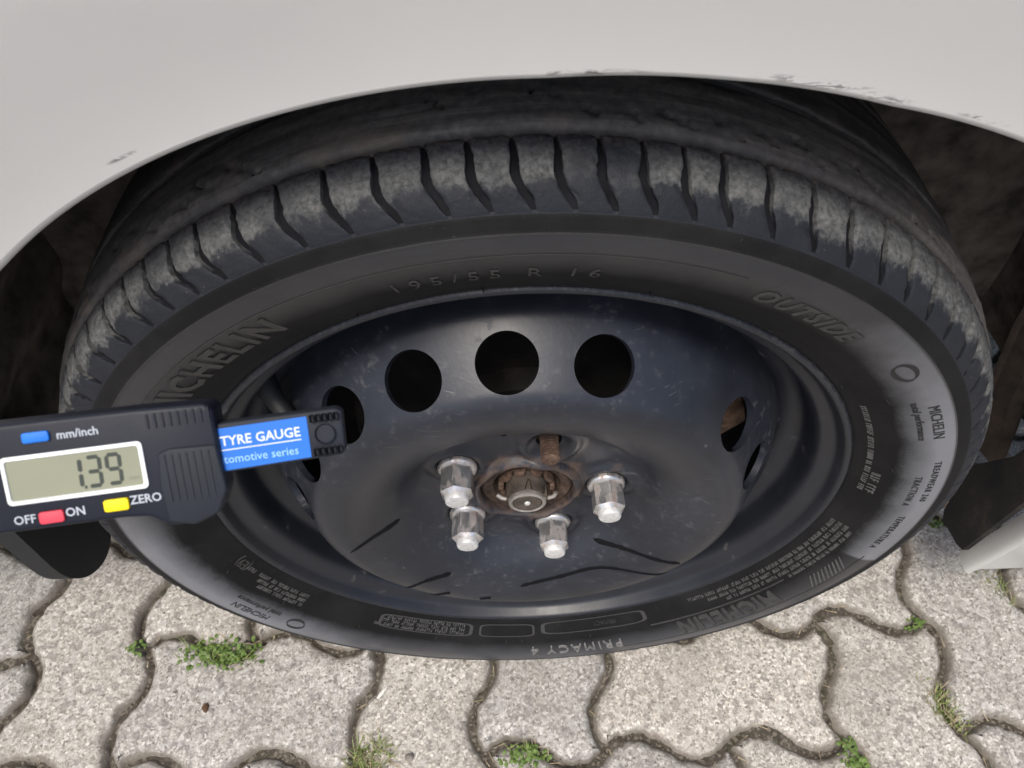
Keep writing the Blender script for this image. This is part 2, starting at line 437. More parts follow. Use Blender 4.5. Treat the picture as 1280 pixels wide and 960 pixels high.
MAT = dict(band=m_band(), dullsteel=plain('dull_steel', (.36, .33, .30), .5, .6, .4, 500, .35), nutsteel=plain('brown_steel', (.105, .085, .070), .6, .45, .5, 500, .5), liner=plain('muddy_liner', (.105, .088, .074), .9, 0, .6, 260, .6), barrel=m_barrel(), groove=plain('groove_rubber', (.008, .008, .010), .8, 0, .4, 500, .4, .10), side=m_sidewall(), tread=m_tread(), steel=m_black_steel(), paint=m_paint(), paver=m_paver(), soil=m_soil(),
           rust=m_rust(), rustdark=m_rust(0.55, 'dark_rusty_iron'), chrome=m_chrome(), cap=m_cap(), grime=m_grime(),
           letterpale=plain('pale_raised_rubber', (0.15, 0.148, 0.145), 0.6, 0, 0.3, 900, .3), letterdim=plain('dim_raised_rubber', (0.036, 0.035, 0.034), 0.6, 0, 0.3, 900, .3), letterlight=plain('worn_raised_rubber', (0.080, 0.079, 0.077), 0.6, 0, 0.3, 900, .3), letter=plain('raised_rubber', (0.036, 0.035, 0.034), 0.55, 0, 0.2, 900),
           tick=plain('rubber_tick', (0.012, 0.012, 0.012), 0.6),
           run=plain('black_paint_run', (0.004, 0.004, 0.005), 0.6, 0, 0.1, 500, .15, .15),
           green=m_leaf('weed_leaf', (0.055, 0.105, 0.020), (0.155, 0.225, 0.055)),
           grass=m_leaf('grass_blade', (0.11, 0.16, 0.04), (0.30, 0.33, 0.13)),
           straw=m_leaf('dry_straw', (0.26, 0.20, 0.12), (0.46, 0.39, 0.27)),
           stone=plain('small_stone', (0.20, 0.18, 0.158), 0.9, 0, 0.4, 600, 0.4),
           brownleaf=plain('brown_leaf', (0.10, 0.05, 0.025), 0.8),
           white=plain('white_chip', (0.72, 0.70, 0.66), 0.8),
           bodyplastic=m_plastic('navy_black_plastic', (0.005, 0.007, 0.015), 0.48),
           greyplastic=m_plastic('charcoal_plastic', (0.013, 0.016, 0.023), 0.58),
           lcdframe=m_plastic('white_frame_plastic', (0.74, 0.75, 0.76), 0.4, 0.1),
           lcd=plain('lcd_glass', (0.235, 0.24, 0.165), 0.25, 0, 0.0, 100, 0.05),
           lcdseg=plain('lcd_segment', (0.025, 0.032, 0.022), 0.4),
           lcdfaint=plain('lcd_faint_segment', (0.13, 0.14, 0.095), 0.4),
           bluebtn=m_plastic('blue_rubber', (0.015, 0.16, 0.62), 0.5), redbtn=m_plastic('red_rubber', (0.72, 0.06, 0.09), 0.5),
           yelbtn=m_plastic('yellow_rubber', (0.86, 0.66, 0.01), 0.5),
           bluelabel=plain('blue_label', (0.005, 0.135, 0.56), 0.5, 0, 0.0, 100, 0.04),
           print=plain('white_print', (0.66, 0.69, 0.74), 0.6, 0, 0.0, 100, 0.03),
           printblue=plain('pale_blue_print', (0.30, 0.55, 0.90), 0.6, 0, 0.0, 100, 0.03),
           printgrey=plain('grey_print', (0.42, 0.45, 0.50), 0.6, 0, 0.0, 100, 0.03))

# ------------------------------------------------------------------ ground and paving
def m_far():
    g = N('distant_paving'); p = g.pos(); n1 = g.noise(p, 30, 5); n2 = g.noise(p, 300, 4)
    g.set(Base_Color=g.ramp(g.math('ADD', g.math('MULTIPLY', n1, 0.5), g.math('MULTIPLY', n2, 0.5)), [(0.35, (0.22, 0.20, 0.18)), (0.65, (0.38, 0.355, 0.33))]), Roughness=0.92)
    return g.m
ground = mk('ground', [(-150, -150, -0.06), (150, -150, -0.06), (150, 150, -0.06), (-150, 150, -0.06)], [(0, 1, 2, 3)], m_far())
tag(ground, kind='structure')

C = 0.114; X0, Y0, PHI = 0.0747, -0.1037, 0.0103
def g2w(u, v):
    return (X0 + math.cos(PHI) * u - math.sin(PHI) * v, Y0 + math.sin(PHI) * u + math.cos(PHI) * v)

# soil bed that fills the joints
nx, ny = 400, 240
xs = np.linspace(-1.62, 1.62, nx); ys = np.linspace(-1.28, 0.75, ny)
V = []; Fc = []
for j in range(ny):
    for i in range(nx):
        x, y = xs[i], ys[j]
        z = -0.0092 + 0.0085 * mnoise.noise(Vector((x * 24, y * 24, 3))) + 0.0025 * mnoise.noise(Vector((x * 120, y * 120, 9)))
        V.append((x, y, z))
for j in range(ny - 1):
    for i in range(nx - 1):
        a = j * nx + i; Fc.append((a, a + 1, a + nx + 1, a + nx))
paving = mk('paving', V, Fc, MAT['soil'], sharp=None)
tag(paving, kind='structure')
far = mk('paving_apron', [(-12, -12, -0.02), (12, -12, -0.02), (12, 12, -0.02), (-12, 12, -0.02)], [(0, 1, 2, 3)], ground.data.materials[0])
tag(far, kind='structure')

ZIG = [(0.0, 0.0), (0.13, -1.0), (0.37, -1.0), (0.63, 1.0), (0.87, 1.0), (1.0, 0.0)]
AMP = 0.0115
def chaikin(P, it=2):
    for _ in range(it):
        Q = [P[0]]
        for a, b in zip(P[:-1], P[1:]):
            Q.append((0.75 * a[0] + 0.25 * b[0], 0.75 * a[1] + 0.25 * b[1])); Q.append((0.25 * a[0] + 0.75 * b[0], 0.25 * a[1] + 0.75 * b[1]))
        Q.append(P[-1]); P = Q
    return P
ZC = chaikin(ZIG, 1)
def hedge(i, j): return [((i + t) * C, j * C - AMP * o) for t, o in ZC]
def vedge(i, j): return [(i * C + AMP * o, (j + t) * C) for t, o in ZC]

def add_paver(i, j, horiz):
    if horiz:
        P = hedge(i, j)[:-1] + hedge(i + 1, j)[:-1] + vedge(i + 2, j)[:-1] + hedge(i + 1, j + 1)[::-1][:-1] + hedge(i, j + 1)[::-1][:-1] + vedge(i, j)[::-1][:-1]
    else:
        P = hedge(i, j)[:-1] + vedge(i + 1, j)[:-1] + vedge(i + 1, j + 1)[:-1] + hedge(i, j + 2)[::-1][:-1] + vedge(i, j + 1)[::-1][:-1] + vedge(i, j)[::-1][:-1]
    # resample
    P = np.array(P); L = np.r_[0, np.cumsum(np.hypot(*np.diff(np.r_[P, P[:1]], axis=0).T))]
    n = 150
    t = np.linspace(0, L[-1], n, endpoint=False); PP = np.r_[P, P[:1]]
    Q = np.c_[np.interp(t, L, PP[:, 0]), np.interp(t, L, PP[:, 1])]
    cx, cy = Q.mean(0)
    wx_, wy_ = g2w(cx, cy)
    if not (-1.5 < wx_ < 1.5 and -1.15 < wy_ < 0.62): return
    step = .0085 if abs(wx_) < .75 and -.35 < wy_ < .35 else .020
    for _ in range(1): Q = 0.25 * np.roll(Q, 1, 0) + 0.5 * Q + 0.25 * np.roll(Q, -1, 0)
    T = np.roll(Q, -2, 0) - np.roll(Q, 2, 0); T /= np.linalg.norm(T, axis=1)[:, None]
    Nn = np.c_[-T[:, 1], T[:, 0]]                      # inward
    tz = random.uniform(-0.0012, 0.0012); ax, ay = random.uniform(-0.008, 0.008), random.uniform(-0.008, 0.008)
    rings = [(0.0014, -0.040), (0.0018, -0.0115), (0.0036, -0.0072), (0.0056, -0.0038), (0.0082, -0.0015), (0.0108, -0.0002)]
    V = []; Fc = []
    for k, (ins, z) in enumerate(rings):
        for m in range(n):
            wob = 0.0030 * mnoise.noise(Vector((Q[m, 0] * 70, Q[m, 1] * 70, i * 3.1 + j))) + 0.0022 * mnoise.noise(Vector((Q[m, 0] * 210, Q[m, 1] * 260, 5)))
            wob *= 1.0 if k < 5 else 0.2
            wob += 0.0016 * mnoise.noise(Vector((Q[m, 0] * 17, Q[m, 1] * 17, i * 1.7 - j * 2.3))) * (1 if k < 5 else .3)
            q = Q[m] + Nn[m] * (ins + wob)
            x, y = g2w(*q)
            zz = z + tz + ax * (q[0] - cx) + ay * (q[1] - cy)
            if 0 < k < 5: zz += 0.0018 * mnoise.noise(Vector((q[0] * 190, q[1] * 190, 11 + k)))
            V.append((x, y, zz))
    for k in range(len(rings) - 1):
        for m in range(n):
            m2 = (m + 1) % n
            Fc.append((k * n + m, k * n + m2, (k + 1) * n + m2, (k + 1) * n + m))
    # top face: constrained triangulation with inner points that carry the uneven surface
    b0 = (len(rings) - 1) * n
    bnd = [Vector(V[b0 + m][:2]) for m in range(n)]
    lo = np.min([v[:] for v in bnd], 0); hi = np.max([v[:] for v in bnd], 0)
    pts = list(bnd)
    barr = np.array([v[:] for v in bnd])
    for gx_ in np.arange(lo[0], hi[0], step):
        for gy_ in np.arange(lo[1], hi[1], step):
            q = np.array((gx_ + random.uniform(-.002, .002), gy_ + random.uniform(-.002, .002)))
            if np.min(np.hypot(*(barr - q).T)) > .005: pts.append(Vector(q))
    r_ = geometry.delaunay_2d_cdt(pts, [(m, (m + 1) % n) for m in range(n)], [list(range(n))], 1, 1e-7)
    idx = {}
    cw = Vector(g2w(cx, cy))
    for k, v in enumerate(r_[0]):
        src = r_[3][k]
        if src and src[0] < n: idx[k] = b0 + src[0]; continue
        zz = tz + ax * (v.x - cw.x) + ay * (v.y - cw.y) + 0.0009 * mnoise.noise(Vector((v.x * 55, v.y * 55, 2))) + 0.0005 * mnoise.noise(Vector((v.x * 150, v.y * 150, 8)))
        idx[k] = len(V); V.append((v.x, v.y, zz))
    for f in r_[2]: Fc.append(tuple(idx[k] for k in f))
    me = bpy.data.meshes.new('paver'); me.from_pydata(V, [], Fc)
    link('paver', me, MAT['paver'], paving)
for j in range(-11, 9):
    for i in range(-17, 16):
        if (i - j) % 4 == 0: add_paver(i, j, True)
        if (i - j) % 4 == 2: add_paver(i, j - 1, False)      # top half sits right of a lying stone

# ------------------------------------------------------------------ the car
car = empty('parked_car', (0, 0, 0), 'pale silver car whose scuffed wheel arch covers the black steel wheel', 'car')
AX = (0, 0, ZA)

# ---- tyre carcass
SIDE = [(.2170, .004), (.2195, -.002), (.226, -.0065), (.234, -.0120), (.245, -.0185), (.256, -.0225), (.264, -.0240), (.272, -.0236), (.2795, -.0220)]
SHO = [(.2795, -.0220), (.2885, -.0175), (.2950, -.0105), (.2985, -.0030), (.3005, .0045)]
side_d = dense(SIDE, 8); sho_d = dense(SHO, 10)
ARC = [np.array(p) for p in sho_d]
arcL = np.r_[0, np.cumsum([np.linalg.norm(b - a) for a, b in zip(ARC[:-1], ARC[1:])])]; arcL /= arcL[-1]
def shoulder(s):                                             # s=0 at circumferential groove, 1 at the sidewall
    t = 1 - s
    r = np.interp(t, arcL, [a[0] for a in ARC]); y = np.interp(t, arcL, [a[1] for a in ARC])
    t2 = min(1, t + .02); t1 = max(0, t - .02)
    dr = np.interp(t2, arcL, [a[0] for a in ARC]) - np.interp(t1, arcL, [a[0] for a in ARC])
    dy = np.interp(t2, arcL, [a[1] for a in ARC]) - np.interp(t1, arcL, [a[1] for a in ARC])
    l = math.hypot(dr, dy); return r, y, dy / l, -dr / l     # outward normal in (r, y)
def blk_h(s): return 0.0036 * (1 - smooth01((s - 0.72) / 0.28))
prof = list(side_d)
# thin moulded ridge and step on the sidewall
prof = [(r, y - (0.0006 if abs(r - .2722) < .0006 else 0)) for r, y in prof]
for s in np.linspace(0.97, 0.0, 26):
    r, y, nr, ny_ = shoulder(s); h = blk_h(s)
    prof.append((r - nr * h, y - ny_ * h))
CR = [(.2966, .0062), (.2968, .0080), (.3016, .0092), (.3040, .020), (.3052, .034), (.3058, .044), (.3025, .0455), (.3025, .0525), (.3062, .054), (.3068, .078)]
mid = 0.079
tread_p = dense(CR, 5)
prof_t = tread_p + [(r, 2 * mid - y) for r, y in reversed(tread_p)]
back = [(r, 2 * mid - y) for r, y in reversed(side_d + [(a[0], a[1]) for a in ARC])]
def flat(r, y, a):
    z = r * math.cos(a)
    zmin = -ZA + 0.0015
    if z < zmin: r = zmin / math.cos(a)
    return r, y
def rough_tread(r, y, a):
    ph = (math.degrees(a) + y * 260 + 1.2 * mnoise.noise(Vector((a * 9, 0, 4)))) / 3.9
    if 0.0125 < y < 0.031 and (ph % 1.0) < 0.16 and mnoise.noise(Vector((a * 7, y * 90, 1))) > 0.05: r -= 0.0030 * (0.6 + mnoise.noise(Vector((a * 30, y * 200, 6))))
    r += 0.0006 * mnoise.noise(Vector((math.sin(a) * 20, y * 200, math.cos(a) * 20))) + 0.00025 * mnoise.noise(Vector((math.sin(a) * 170, y * 400, math.cos(a) * 170)))
    return flat(r, y, a)
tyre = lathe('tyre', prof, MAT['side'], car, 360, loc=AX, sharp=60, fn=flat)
tyre['label'] = 'worn black rubber tyre with a dusty outer tread shoulder'
tyre.data.materials.append(MAT['tread']); tyre.data.materials.append(MAT['groove'])
for pl in tyre.data.polygons:
    c = pl.center
    rc_ = math.hypot(c.x, c.z)
    if rc_ > 0.2805: pl.material_index = 1 if rc_ < 0.2812 else 2
tc = lathe('tread_band', prof_t, MAT['band'], tyre, 1080, sharp=50, fn=rough_tread)
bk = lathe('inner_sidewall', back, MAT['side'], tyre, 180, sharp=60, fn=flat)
SR = np.array([a[0] for a in side_d]); SY = np.array([a[1] for a in side_d])
def ysw(r): return float(np.interp(r, SR, SY))

# ---- shoulder tread blocks
bounds = [-49, -45, -41, -37.5, -34, -30.5, -26.3, -21.9, -17.6, -13.3, -9.2, -5.7, -2.2, 1.2, 4.6, 8.0, 11.4, 14.7, 18.9, 23.3, 27.5, 31.9, 36.0, 40.2, 44.6, 49.0]
a = 49.0; seq = [3.4, 3.8, 4.2, 4.2, 3.8, 3.4, 3.4, 3.8]; k = 0
while a < 155: a += seq[k % 8]; bounds.append(a); k += 1
a = -49.0; k = 3; left = []
while a > -155: a -= seq[k % 8]; left.append(a); k += 1
bounds = left[::-1] + bounds
def slot_w(s): return float(np.interp(s, [0, .15, .5, .8, 1.0], [.0007, .0012, .0019, .0017, .0005]))
def slot_c(s): return RAD(2.0) * smooth01((s - 0.40) / 0.6) ** 1.2 + RAD(0.25) * math.sin(s * 5)
def block_mesh(pitch, seed):
    NS = 26
    def nz(u, v, q): return mnoise.noise(Vector((u, v, seed * 3.7 + q)))
    V = []; Fc = []
    half = RAD(pitch) / 2
    ts = [0, .04, .10, .2, .32, .44, .56, .68, .8, .9, .96, 1]
    for i in range(NS + 1):
        s = 0.985 * i / NS
        r, y, nr, ny_ = shoulder(s); h = blk_h(s); wdt = slot_w(s) * (1.2 + 0.35 * nz(s * 2.5, 0, 9)) / r; dc = slot_c(s)
        for jx, t in enumerate([-1] + ts + [2]):
            tt = min(1, max(0, t))
            ang = dc - half + wdt + (2 * half - 2 * wdt) * tt
            ed = min(tt, 1 - tt)
            drop = 0.0007 * (1 - min(1, ed / 0.14)) ** 2 * (h / 0.0036)
            if i == 0: drop += 0.0010
            elif i == 1: drop += 0.0002
            chip = max(0.0, nz(s * 9, tt * 5, 1) - 0.15) * 0.0016 * (h / 0.0036) * (1.6 if ed < .15 or s < .1 else .35)
            ang += 0.0005 / r * nz(s * 11, 0.0 if tt < .5 else 7.0, 2) * (abs(2 * tt - 1) ** 3) * (1 - smooth01((s - .8) / .2)) - 0.0003 / r * (1 if tt > .5 else -1) * max(0.0, nz(s * 30, tt * 9, 3)) * (ed < .05)
            off = -drop - chip + 0.0003 * nz(s * 14, tt * 8, 5) * (h / 0.0036) if t in ts else -h - 0.0012
            if s > 0.93 and t in ts: off += -0.0004 * (s - 0.93) / 0.055
            rr, yy = r + nr * off, y + ny_ * off
            V.append((rr * math.sin(ang), yy, rr * math.cos(ang)))
    W = len(ts) + 2
    base = len(V)
    for jx in range(W):                                     # wall down into the circumferential groove
        x, y, z = V[jx]; r0 = math.hypot(x, z); f = 0.2960 / r0
        V.append((x * f, y + 0.0006, z * f))
    for jx in range(W - 1): Fc.append((base + jx, base + jx + 1, jx + 1, jx))
    for i in range(NS):
        for jx in range(W - 1):
            a_ = i * W + jx; Fc.append((a_, a_ + 1, a_ + W + 1, a_ + W))
    me = bpy.data.meshes.new('tread_block'); me.from_pydata(V, [], Fc)
    bm = bmesh.new(); bm.from_mesh(me); bmesh.ops.recalc_face_normals(bm, faces=bm.faces); bm.to_mesh(me); bm.free()
    me.materials.append(MAT['tread']); me.polygons.foreach_set('use_smooth', [True] * len(me.polygons)); me.set_sharp_from_angle(angle=RAD(55))
    return me
for b0, b1 in zip(bounds[:-1], bounds[1:]):
    me = block_mesh(b1 - b0, b0)
    o = bpy.data.objects.new('tread_block', me); COL.objects.link(o); o.parent = tyre
    o.rotation_euler = (0, RAD((b0 + b1) / 2), 0)

# ---- moulded lettering on the sidewall
def ring_map(V, r0, th0, lift=0.0):
    out = []
    for (u, v, w_) in V:
        r = r0 + v; th = th0 + u / (r0 + 0.0)
        out.append((r * math.sin(th), ysw(r) - w_ - lift, r * math.cos(th)))
    return out
def ring_text(txt, r0, deg, size, ext=0.0006, mat='letter', name='raised_lettering', **kw):
    V, Fc = text_geo(txt, size, ext, **kw)
    return mk(name, ring_map(V, r0, RAD(deg)), Fc, MAT[mat], tyre, sharp=30)
def ring_bar(r0, r1, d0, d1, lift=0.0004, mat='letter', name='moulded_line', n=None, skew=0.0):
    n = n or max(2, int(abs(d1 - d0) / 1.0))
    V = []; Fc = []
    for k in range(n + 1):
        d = d0 + (d1 - d0) * k / n
        for r, lf in ((r0, -0.0006), (r0, lift), (r1, lift), (r1, -0.0006)):
            th = RAD(d + skew * (r - r0))
            V.append((r * math.sin(th), ysw(r) - lf, r * math.cos(th)))
    for k in range(n):
        for q in range(3): Fc.append((k * 4 + q, k * 4 + q + 1, k * 4 + q + 5, k * 4 + q + 4))
    return mk(name, V, Fc, MAT[mat], tyre, sharp=30, fix=True)

ring_bar(.2716, .2724, -179.9, 180, 0.0005)
ring_bar(.2598, .2603, -78, 21, 0.0004)
ring_bar(.2600, .2606, 102, 160, 0.0004)
ring_text('MICHELIN', .2475, -41.5, .0215, 0.0009, spacing=1.12, offset=0.0006)
ring_text('195/55 R 16', .2445, -4.6, .0120, 0.0007, spacing=1.62)
ring_text('OUTSIDE', .2510, 30.8, .0140, 0.0006, mat='letterdim', shear=0.25, spacing=1.2, offset=0.0004)
ring_text('MICHELIN', .2620, 61.5, .0085, 0.0004, mat='tick', spacing=1.0)
ring_text('total performance', .2535, 61.0, .0060, 0.0004, mat='tick')
ring_text('TREADWEAR 240', .2632, 77.5, .0056, 0.0004, mat='tick', spacing=1.25)
ring_text('TRACTION A', .2550, 80.5, .0056, 0.0004, mat='tick', spacing=1.2)
ring_text('TEMPERATURE A', .2580, 93.5, .0056, 0.0004, mat='tick', spacing=1.2)
ring_text('MICHELIN', .2490, 134.0, .0205, 0.0013, mat='letterdim', spacing=1.12, offset=0.0006)
ring_text('PRIMACY 4', .2525, 168.5, .0150, 0.0014, mat='letterpale', spacing=1.25)
ring_text('MICHELIN', .2600, -119.5, .0090, 0.0004, mat='tick', spacing=1.0)
ring_text('total performance', .2515, -119.5, .0066, 0.0004, mat='tick')
ring_text('(E9)', .2290, -107.5, .0095, 0.0006)
# swoosh shaped symbols beside the small words
def ring_poly(pts, r0, deg, lift=0.0004, mat='tick', name='moulded_symbol'):
    n = len(pts) // 2
    V = []
    for (u, v) in pts: V.append((u, v, lift))
    Fc = [(k, k + 1, len(pts) - 2 - k, len(pts) - 1 - k) for k in range(n - 1)]
    return mk(name, ring_map(V, r0, RAD(deg)), Fc, MAT[mat], tyre)
for deg, r0, sc in ((48.5, .2580, 1.0), (-129.5, .2560, 1.0)):
    for sg in (1, -1):
        A = []; B = []
        for k in range(13):
            t = k / 12; an = RAD(20 + 200 * t) if sg > 0 else RAD(200 + 200 * t)
            wd = 0.0016 * math.sin(math.pi * t) + 0.0002
            A.append(((0.0080 + wd) * math.cos(an) * sc, (0.0050 + wd) * math.sin(an) * sc)); B.append(((0.0080 - wd * 0.3) * math.cos(an) * sc, (0.0050 - wd * 0.6) * math.sin(an) * sc))
        ring_poly(A + B[::-1], r0, deg)
# slanted panel end and stripe fan in front of the lower name
for k in range(9):
    ring_bar(.2475, .2585, 104.5 + k * 1.05, 104.9 + k * 1.05, 0.0009, mat='letterlight', name='moulded_stripe', n=1, skew=220)
ring_bar(.2395, .2402, 118, 151, 0.0006)
# rows of tiny worn data text, too small to read
def microtext(r0, d0, d1, h, dens=1.0, seed=1):
    rr = random.Random(seed); V = []; Fc = []
    d = d0
    while d < d1:
        wl = rr.randint(2, 8)
        for _ in range(wl):
            cw = h * 0.62
            kind = rr.randint(0, 3)
            segs = {0: [(0, .25, 0, 1), (.25, .8, .75, 1)], 1: [(0, .2, 0, 1), (.55, .8, 0, 1)], 2: [(0, .8, 0, .22), (.3, .5, 0, 1)], 3: [(0, .2, 0, 1), (.2, .8, .4, .6), (.2, .8, .8, 1)]}[kind]
            for (u0, u1, v0, v1) in segs:
                b = len(V)
                for (u, v) in ((u0, v0), (u1, v0), (u1, v1), (u0, v1)):
                    r = r0 + (v - .5) * h; th = RAD(d) + u * cw / r0
                    for lf in (0.00045, -0.0003): V.append((r * math.sin(th), ysw(r) - lf, r * math.cos(th)))
                Fc += [(b, b + 2, b + 4, b + 6)] + [(b + 2 * q, b + 2 * ((q + 1) % 4), b + 2 * ((q + 1) % 4) + 1, b + 2 * q + 1) for q in range(4)]
            d += math.degrees(cw * 1.25 / r0)
            if d > d1: break
        d += math.degrees(h * 0.8 / r0) * dens
    o = mk('fine_print', V, Fc, MAT['letterlight'], tyre, smooth=False)
    return tag(o, kind='stuff')
microtext(.2285, 58, 84, .0030, seed=2); microtext(.2335, 78, 84, .0048, seed=3)
for q, r in enumerate((.2270, .2312, .2354)): microtext(r, 96, 140 - q * 4, .0025, seed=5 + q)
microtext(.2395, 97, 117, .0022, seed=9)
for q, r in enumerate((.2290, .2330, .2368)): microtext(r, -127, -113 - q, .0026, seed=12 + q)
for q, r in enumerate((.2270, .2305, .2340)): microtext(r, -166, -147 + q, .0026, seed=17 + q)
microtext(.2292, -111.5, -108.5, .0028, seed=25)
def ring_oval(r0, d0, d1, h):
    pts = []
    for k in range(40):
        an = 2 * math.pi * k / 40; c_, s_ = math.cos(an), math.sin(an)
        e = 0.35; pts.append((math.copysign(abs(c_) ** e, c_), math.copysign(abs(s_) ** e, s_)))
    V = []; Fc = []
    hw = RAD(d1 - d0) / 2; cm = RAD(d0 + d1) / 2
    for (u, v) in pts:
        for f in (1.0, 0.93):
            r = r0 + v * h / 2 * (1.0 if f == 1 else 0.86); th = cm + u * hw * f
            V.append((r * math.sin(th), ysw(r) - 0.0006, r * math.cos(th)))
    for k in range(40):
        k2 = (k + 1) % 40; Fc.append((2 * k, 2 * k2, 2 * k2 + 1, 2 * k + 1))
    mk('moulded_oval', V, Fc, MAT['letter'], tyre)
ring_oval(.2305, -168, -145.5, .0125); ring_oval(.2305, 177.5, 190.5, .0115); ring_oval(.2295, 151, 176, .0115)
V, Fc = text_geo('PRIMACY', .0052, 0.0004); mk('raised_lettering', ring_map(V, .2295, RAD(161)), Fc, MAT['tick'], tyre)
# rubber hairs left by the mould vents
def hair(r, deg, ln, rad=0.00055, lean=0.0):
    th = RAD(deg); y = ysw(r)
    p0 = Vector((r * math.sin(th), y + .0005, r * math.cos(th))); p1 = p0 + Vector((random.uniform(-.0006, .0006), -ln, lean))
    V, Fc = tube_geo([p0, (p0 + p1) / 2, p1], [rad, rad * .9, rad * .6], 6)
    mk('vent_hair', V, Fc, MAT['tick'], tyre)
for r, d in ((.2385, -106.5), (.2395, -123), (.2400, -142), (.2400, -160), (.2405, -176), (.2405, -179.5), (.2400, 165), (.2260, 172), (.2400, 144), (.2390, 124), (.2410, 110), (.2430, 95), (.2400, 75), (.2420, 55),
             (.2235, -6.5), (.2235, -23), (.2235, 14.5), (.2235, 33), (.2235, 52), (.2255, -149), (.2250, 148)):
    hair(r, d, random.uniform(.0022, .0042))

# ---- steel wheel
DP = [(.0335, .0170), (.0337, .0105), (.0350, .0082), (.0370, .0085), (.0392, .0115), (.0410, .0140), (.0470, .0145), (.0600, .0150), (.0690, .0150), (.0770, .0125), (.0850, .0060), (.0940, -.0030), (.1050, -.0105),
      (.1180, -.0160), (.1300, -.0185), (.1390, -.0180), (.1460, -.0145), (.1510, -.0090), (.1580, .0000), (.1650, .0090), (.1710, .0170), (.1752, .0235), (.1790, .0330), (.1845, .0450)]
dp = dense(DP, 4)
LUG = [14.5 + 72 * k for k in range(5)]; PCR = 0.05715
def disc_fn(r, y, a):
    x, z = r * math.sin(a), r * math.cos(a)
    for d in LUG:
        t = RAD(d); q = math.hypot(x - PCR * math.sin(t), z - PCR * math.cos(t))
        y += 0.0030 * math.exp(-(q / 0.0125) ** 4) - 0.0042 * math.exp(-((q - 0.0175) / 0.0050) ** 2) * (1 if r < .095 else math.exp(-((r - .095) / .01) ** 2))
    for k in range(5):                                       # pressed ribs between the bolts
        t = RAD(14.5 + 36 + 72 * k); da = math.atan2(math.sin(a - t), math.cos(a - t))
        y += 0.0016 * math.exp(-(da / 0.30) ** 2) * math.exp(-((r - .060) / .012) ** 2)
    return r, y
nb = [(r - 0.0 if r < .15 else r - .003, y + .0035) for r, y in dp]
V, Fc = lathe_geo(dp + nb[::-1], 300, True, fn=disc_fn)
disc = mk('steel_wheel', V, Fc, MAT['steel'], car, AX, True, 40, fix=True)
disc['label'] = 'black painted steel wheel disc with round vent holes, dusty and scratched'
cb = bmesh.new()
def cutter(center, axis, rad, ln, seg=48):
    q = Vector(axis).to_track_quat('Z', 'Y').to_matrix().to_4x4(); q.translation = Vector(center)
    bmesh.ops.create_cone(cb, cap_ends=True, segments=seg, radius1=rad, radius2=rad, depth=ln, matrix=q)
HA = RAD(53)
for k in range(18):
    d = -5 + 19.9 * k if k < 9 else -5 - 20.0 * (18 - k)
    if abs(((d - 34.8) + 180) % 360 - 180) < 4: continue
    t = RAD(d); nrm = Vector((math.sin(t) * math.sin(HA), -math.cos(HA), math.cos(t) * math.sin(HA)))
    cutter((0.1585 * math.sin(t), 0.0005, 0.1585 * math.cos(t)), nrm, 0.0178, 0.034)
t = RAD(LUG[0]); cutter((PCR * math.sin(t), 0.015, PCR * math.cos(t)), (0, 1, 0), 0.0088, 0.03)
cutter((-0.0165, 0.010, 0.0640), (0, 1, 0), 0.0028, 0.03, 20)
cme = bpy.data.meshes.new('c'); cb.to_mesh(cme); cb.free()
co = bpy.data.objects.new('c', cme); COL.objects.link(co); co.location = AX
bo = disc.modifiers.new('b', 'BOOLEAN'); bo.object = co; bo.operation = 'DIFFERENCE'; bo.solver = 'EXACT'
bpy.context.view_layer.update()
dg = bpy.context.evaluated_depsgraph_get()
nm = bpy.data.meshes.new_from_object(disc.evaluated_get(dg))
disc.modifiers.clear(); old = disc.data; disc.data = nm; bpy.data.meshes.remove(old)
bpy.data.objects.remove(co); bpy.data.meshes.remove(cme)
bm = bmesh.new(); bm.from_mesh(nm); bmesh.ops.remove_doubles(bm, verts=bm.verts, dist=1e-5); bm.to_mesh(nm); bm.free()
nm.polygons.foreach_set('use_smooth', [True] * len(nm.polygons)); nm.set_sharp_from_angle(angle=RAD(35))
nm.name = 'steel_wheel'

RP = [(.2160, .0060), (.2188, .0040), (.2200, .0010), (.2196, -.0022), (.2175, -.0040), (.2150, -.0028), (.2132, .0010), (.2110, .0055), (.2065, .0085), (.2030, .0110), (.2005, .0160), (.1995, .0240), (.1985, .0310),
      (.1950, .0350), (.1880, .0390), (.1820, .0440), (.1795, .0520), (.1790, .0700), (.1840, .0850), (.1960, .1000), (.2000, .1350), (.2060, .1480), (.2190, .1560)]
barrel = lathe('rim_barrel', dense(RP, 4), MAT['barrel'], disc, 300, sharp=60)
barrel['label'] = 'black rim barrel and rolled flange against the tyre bead'

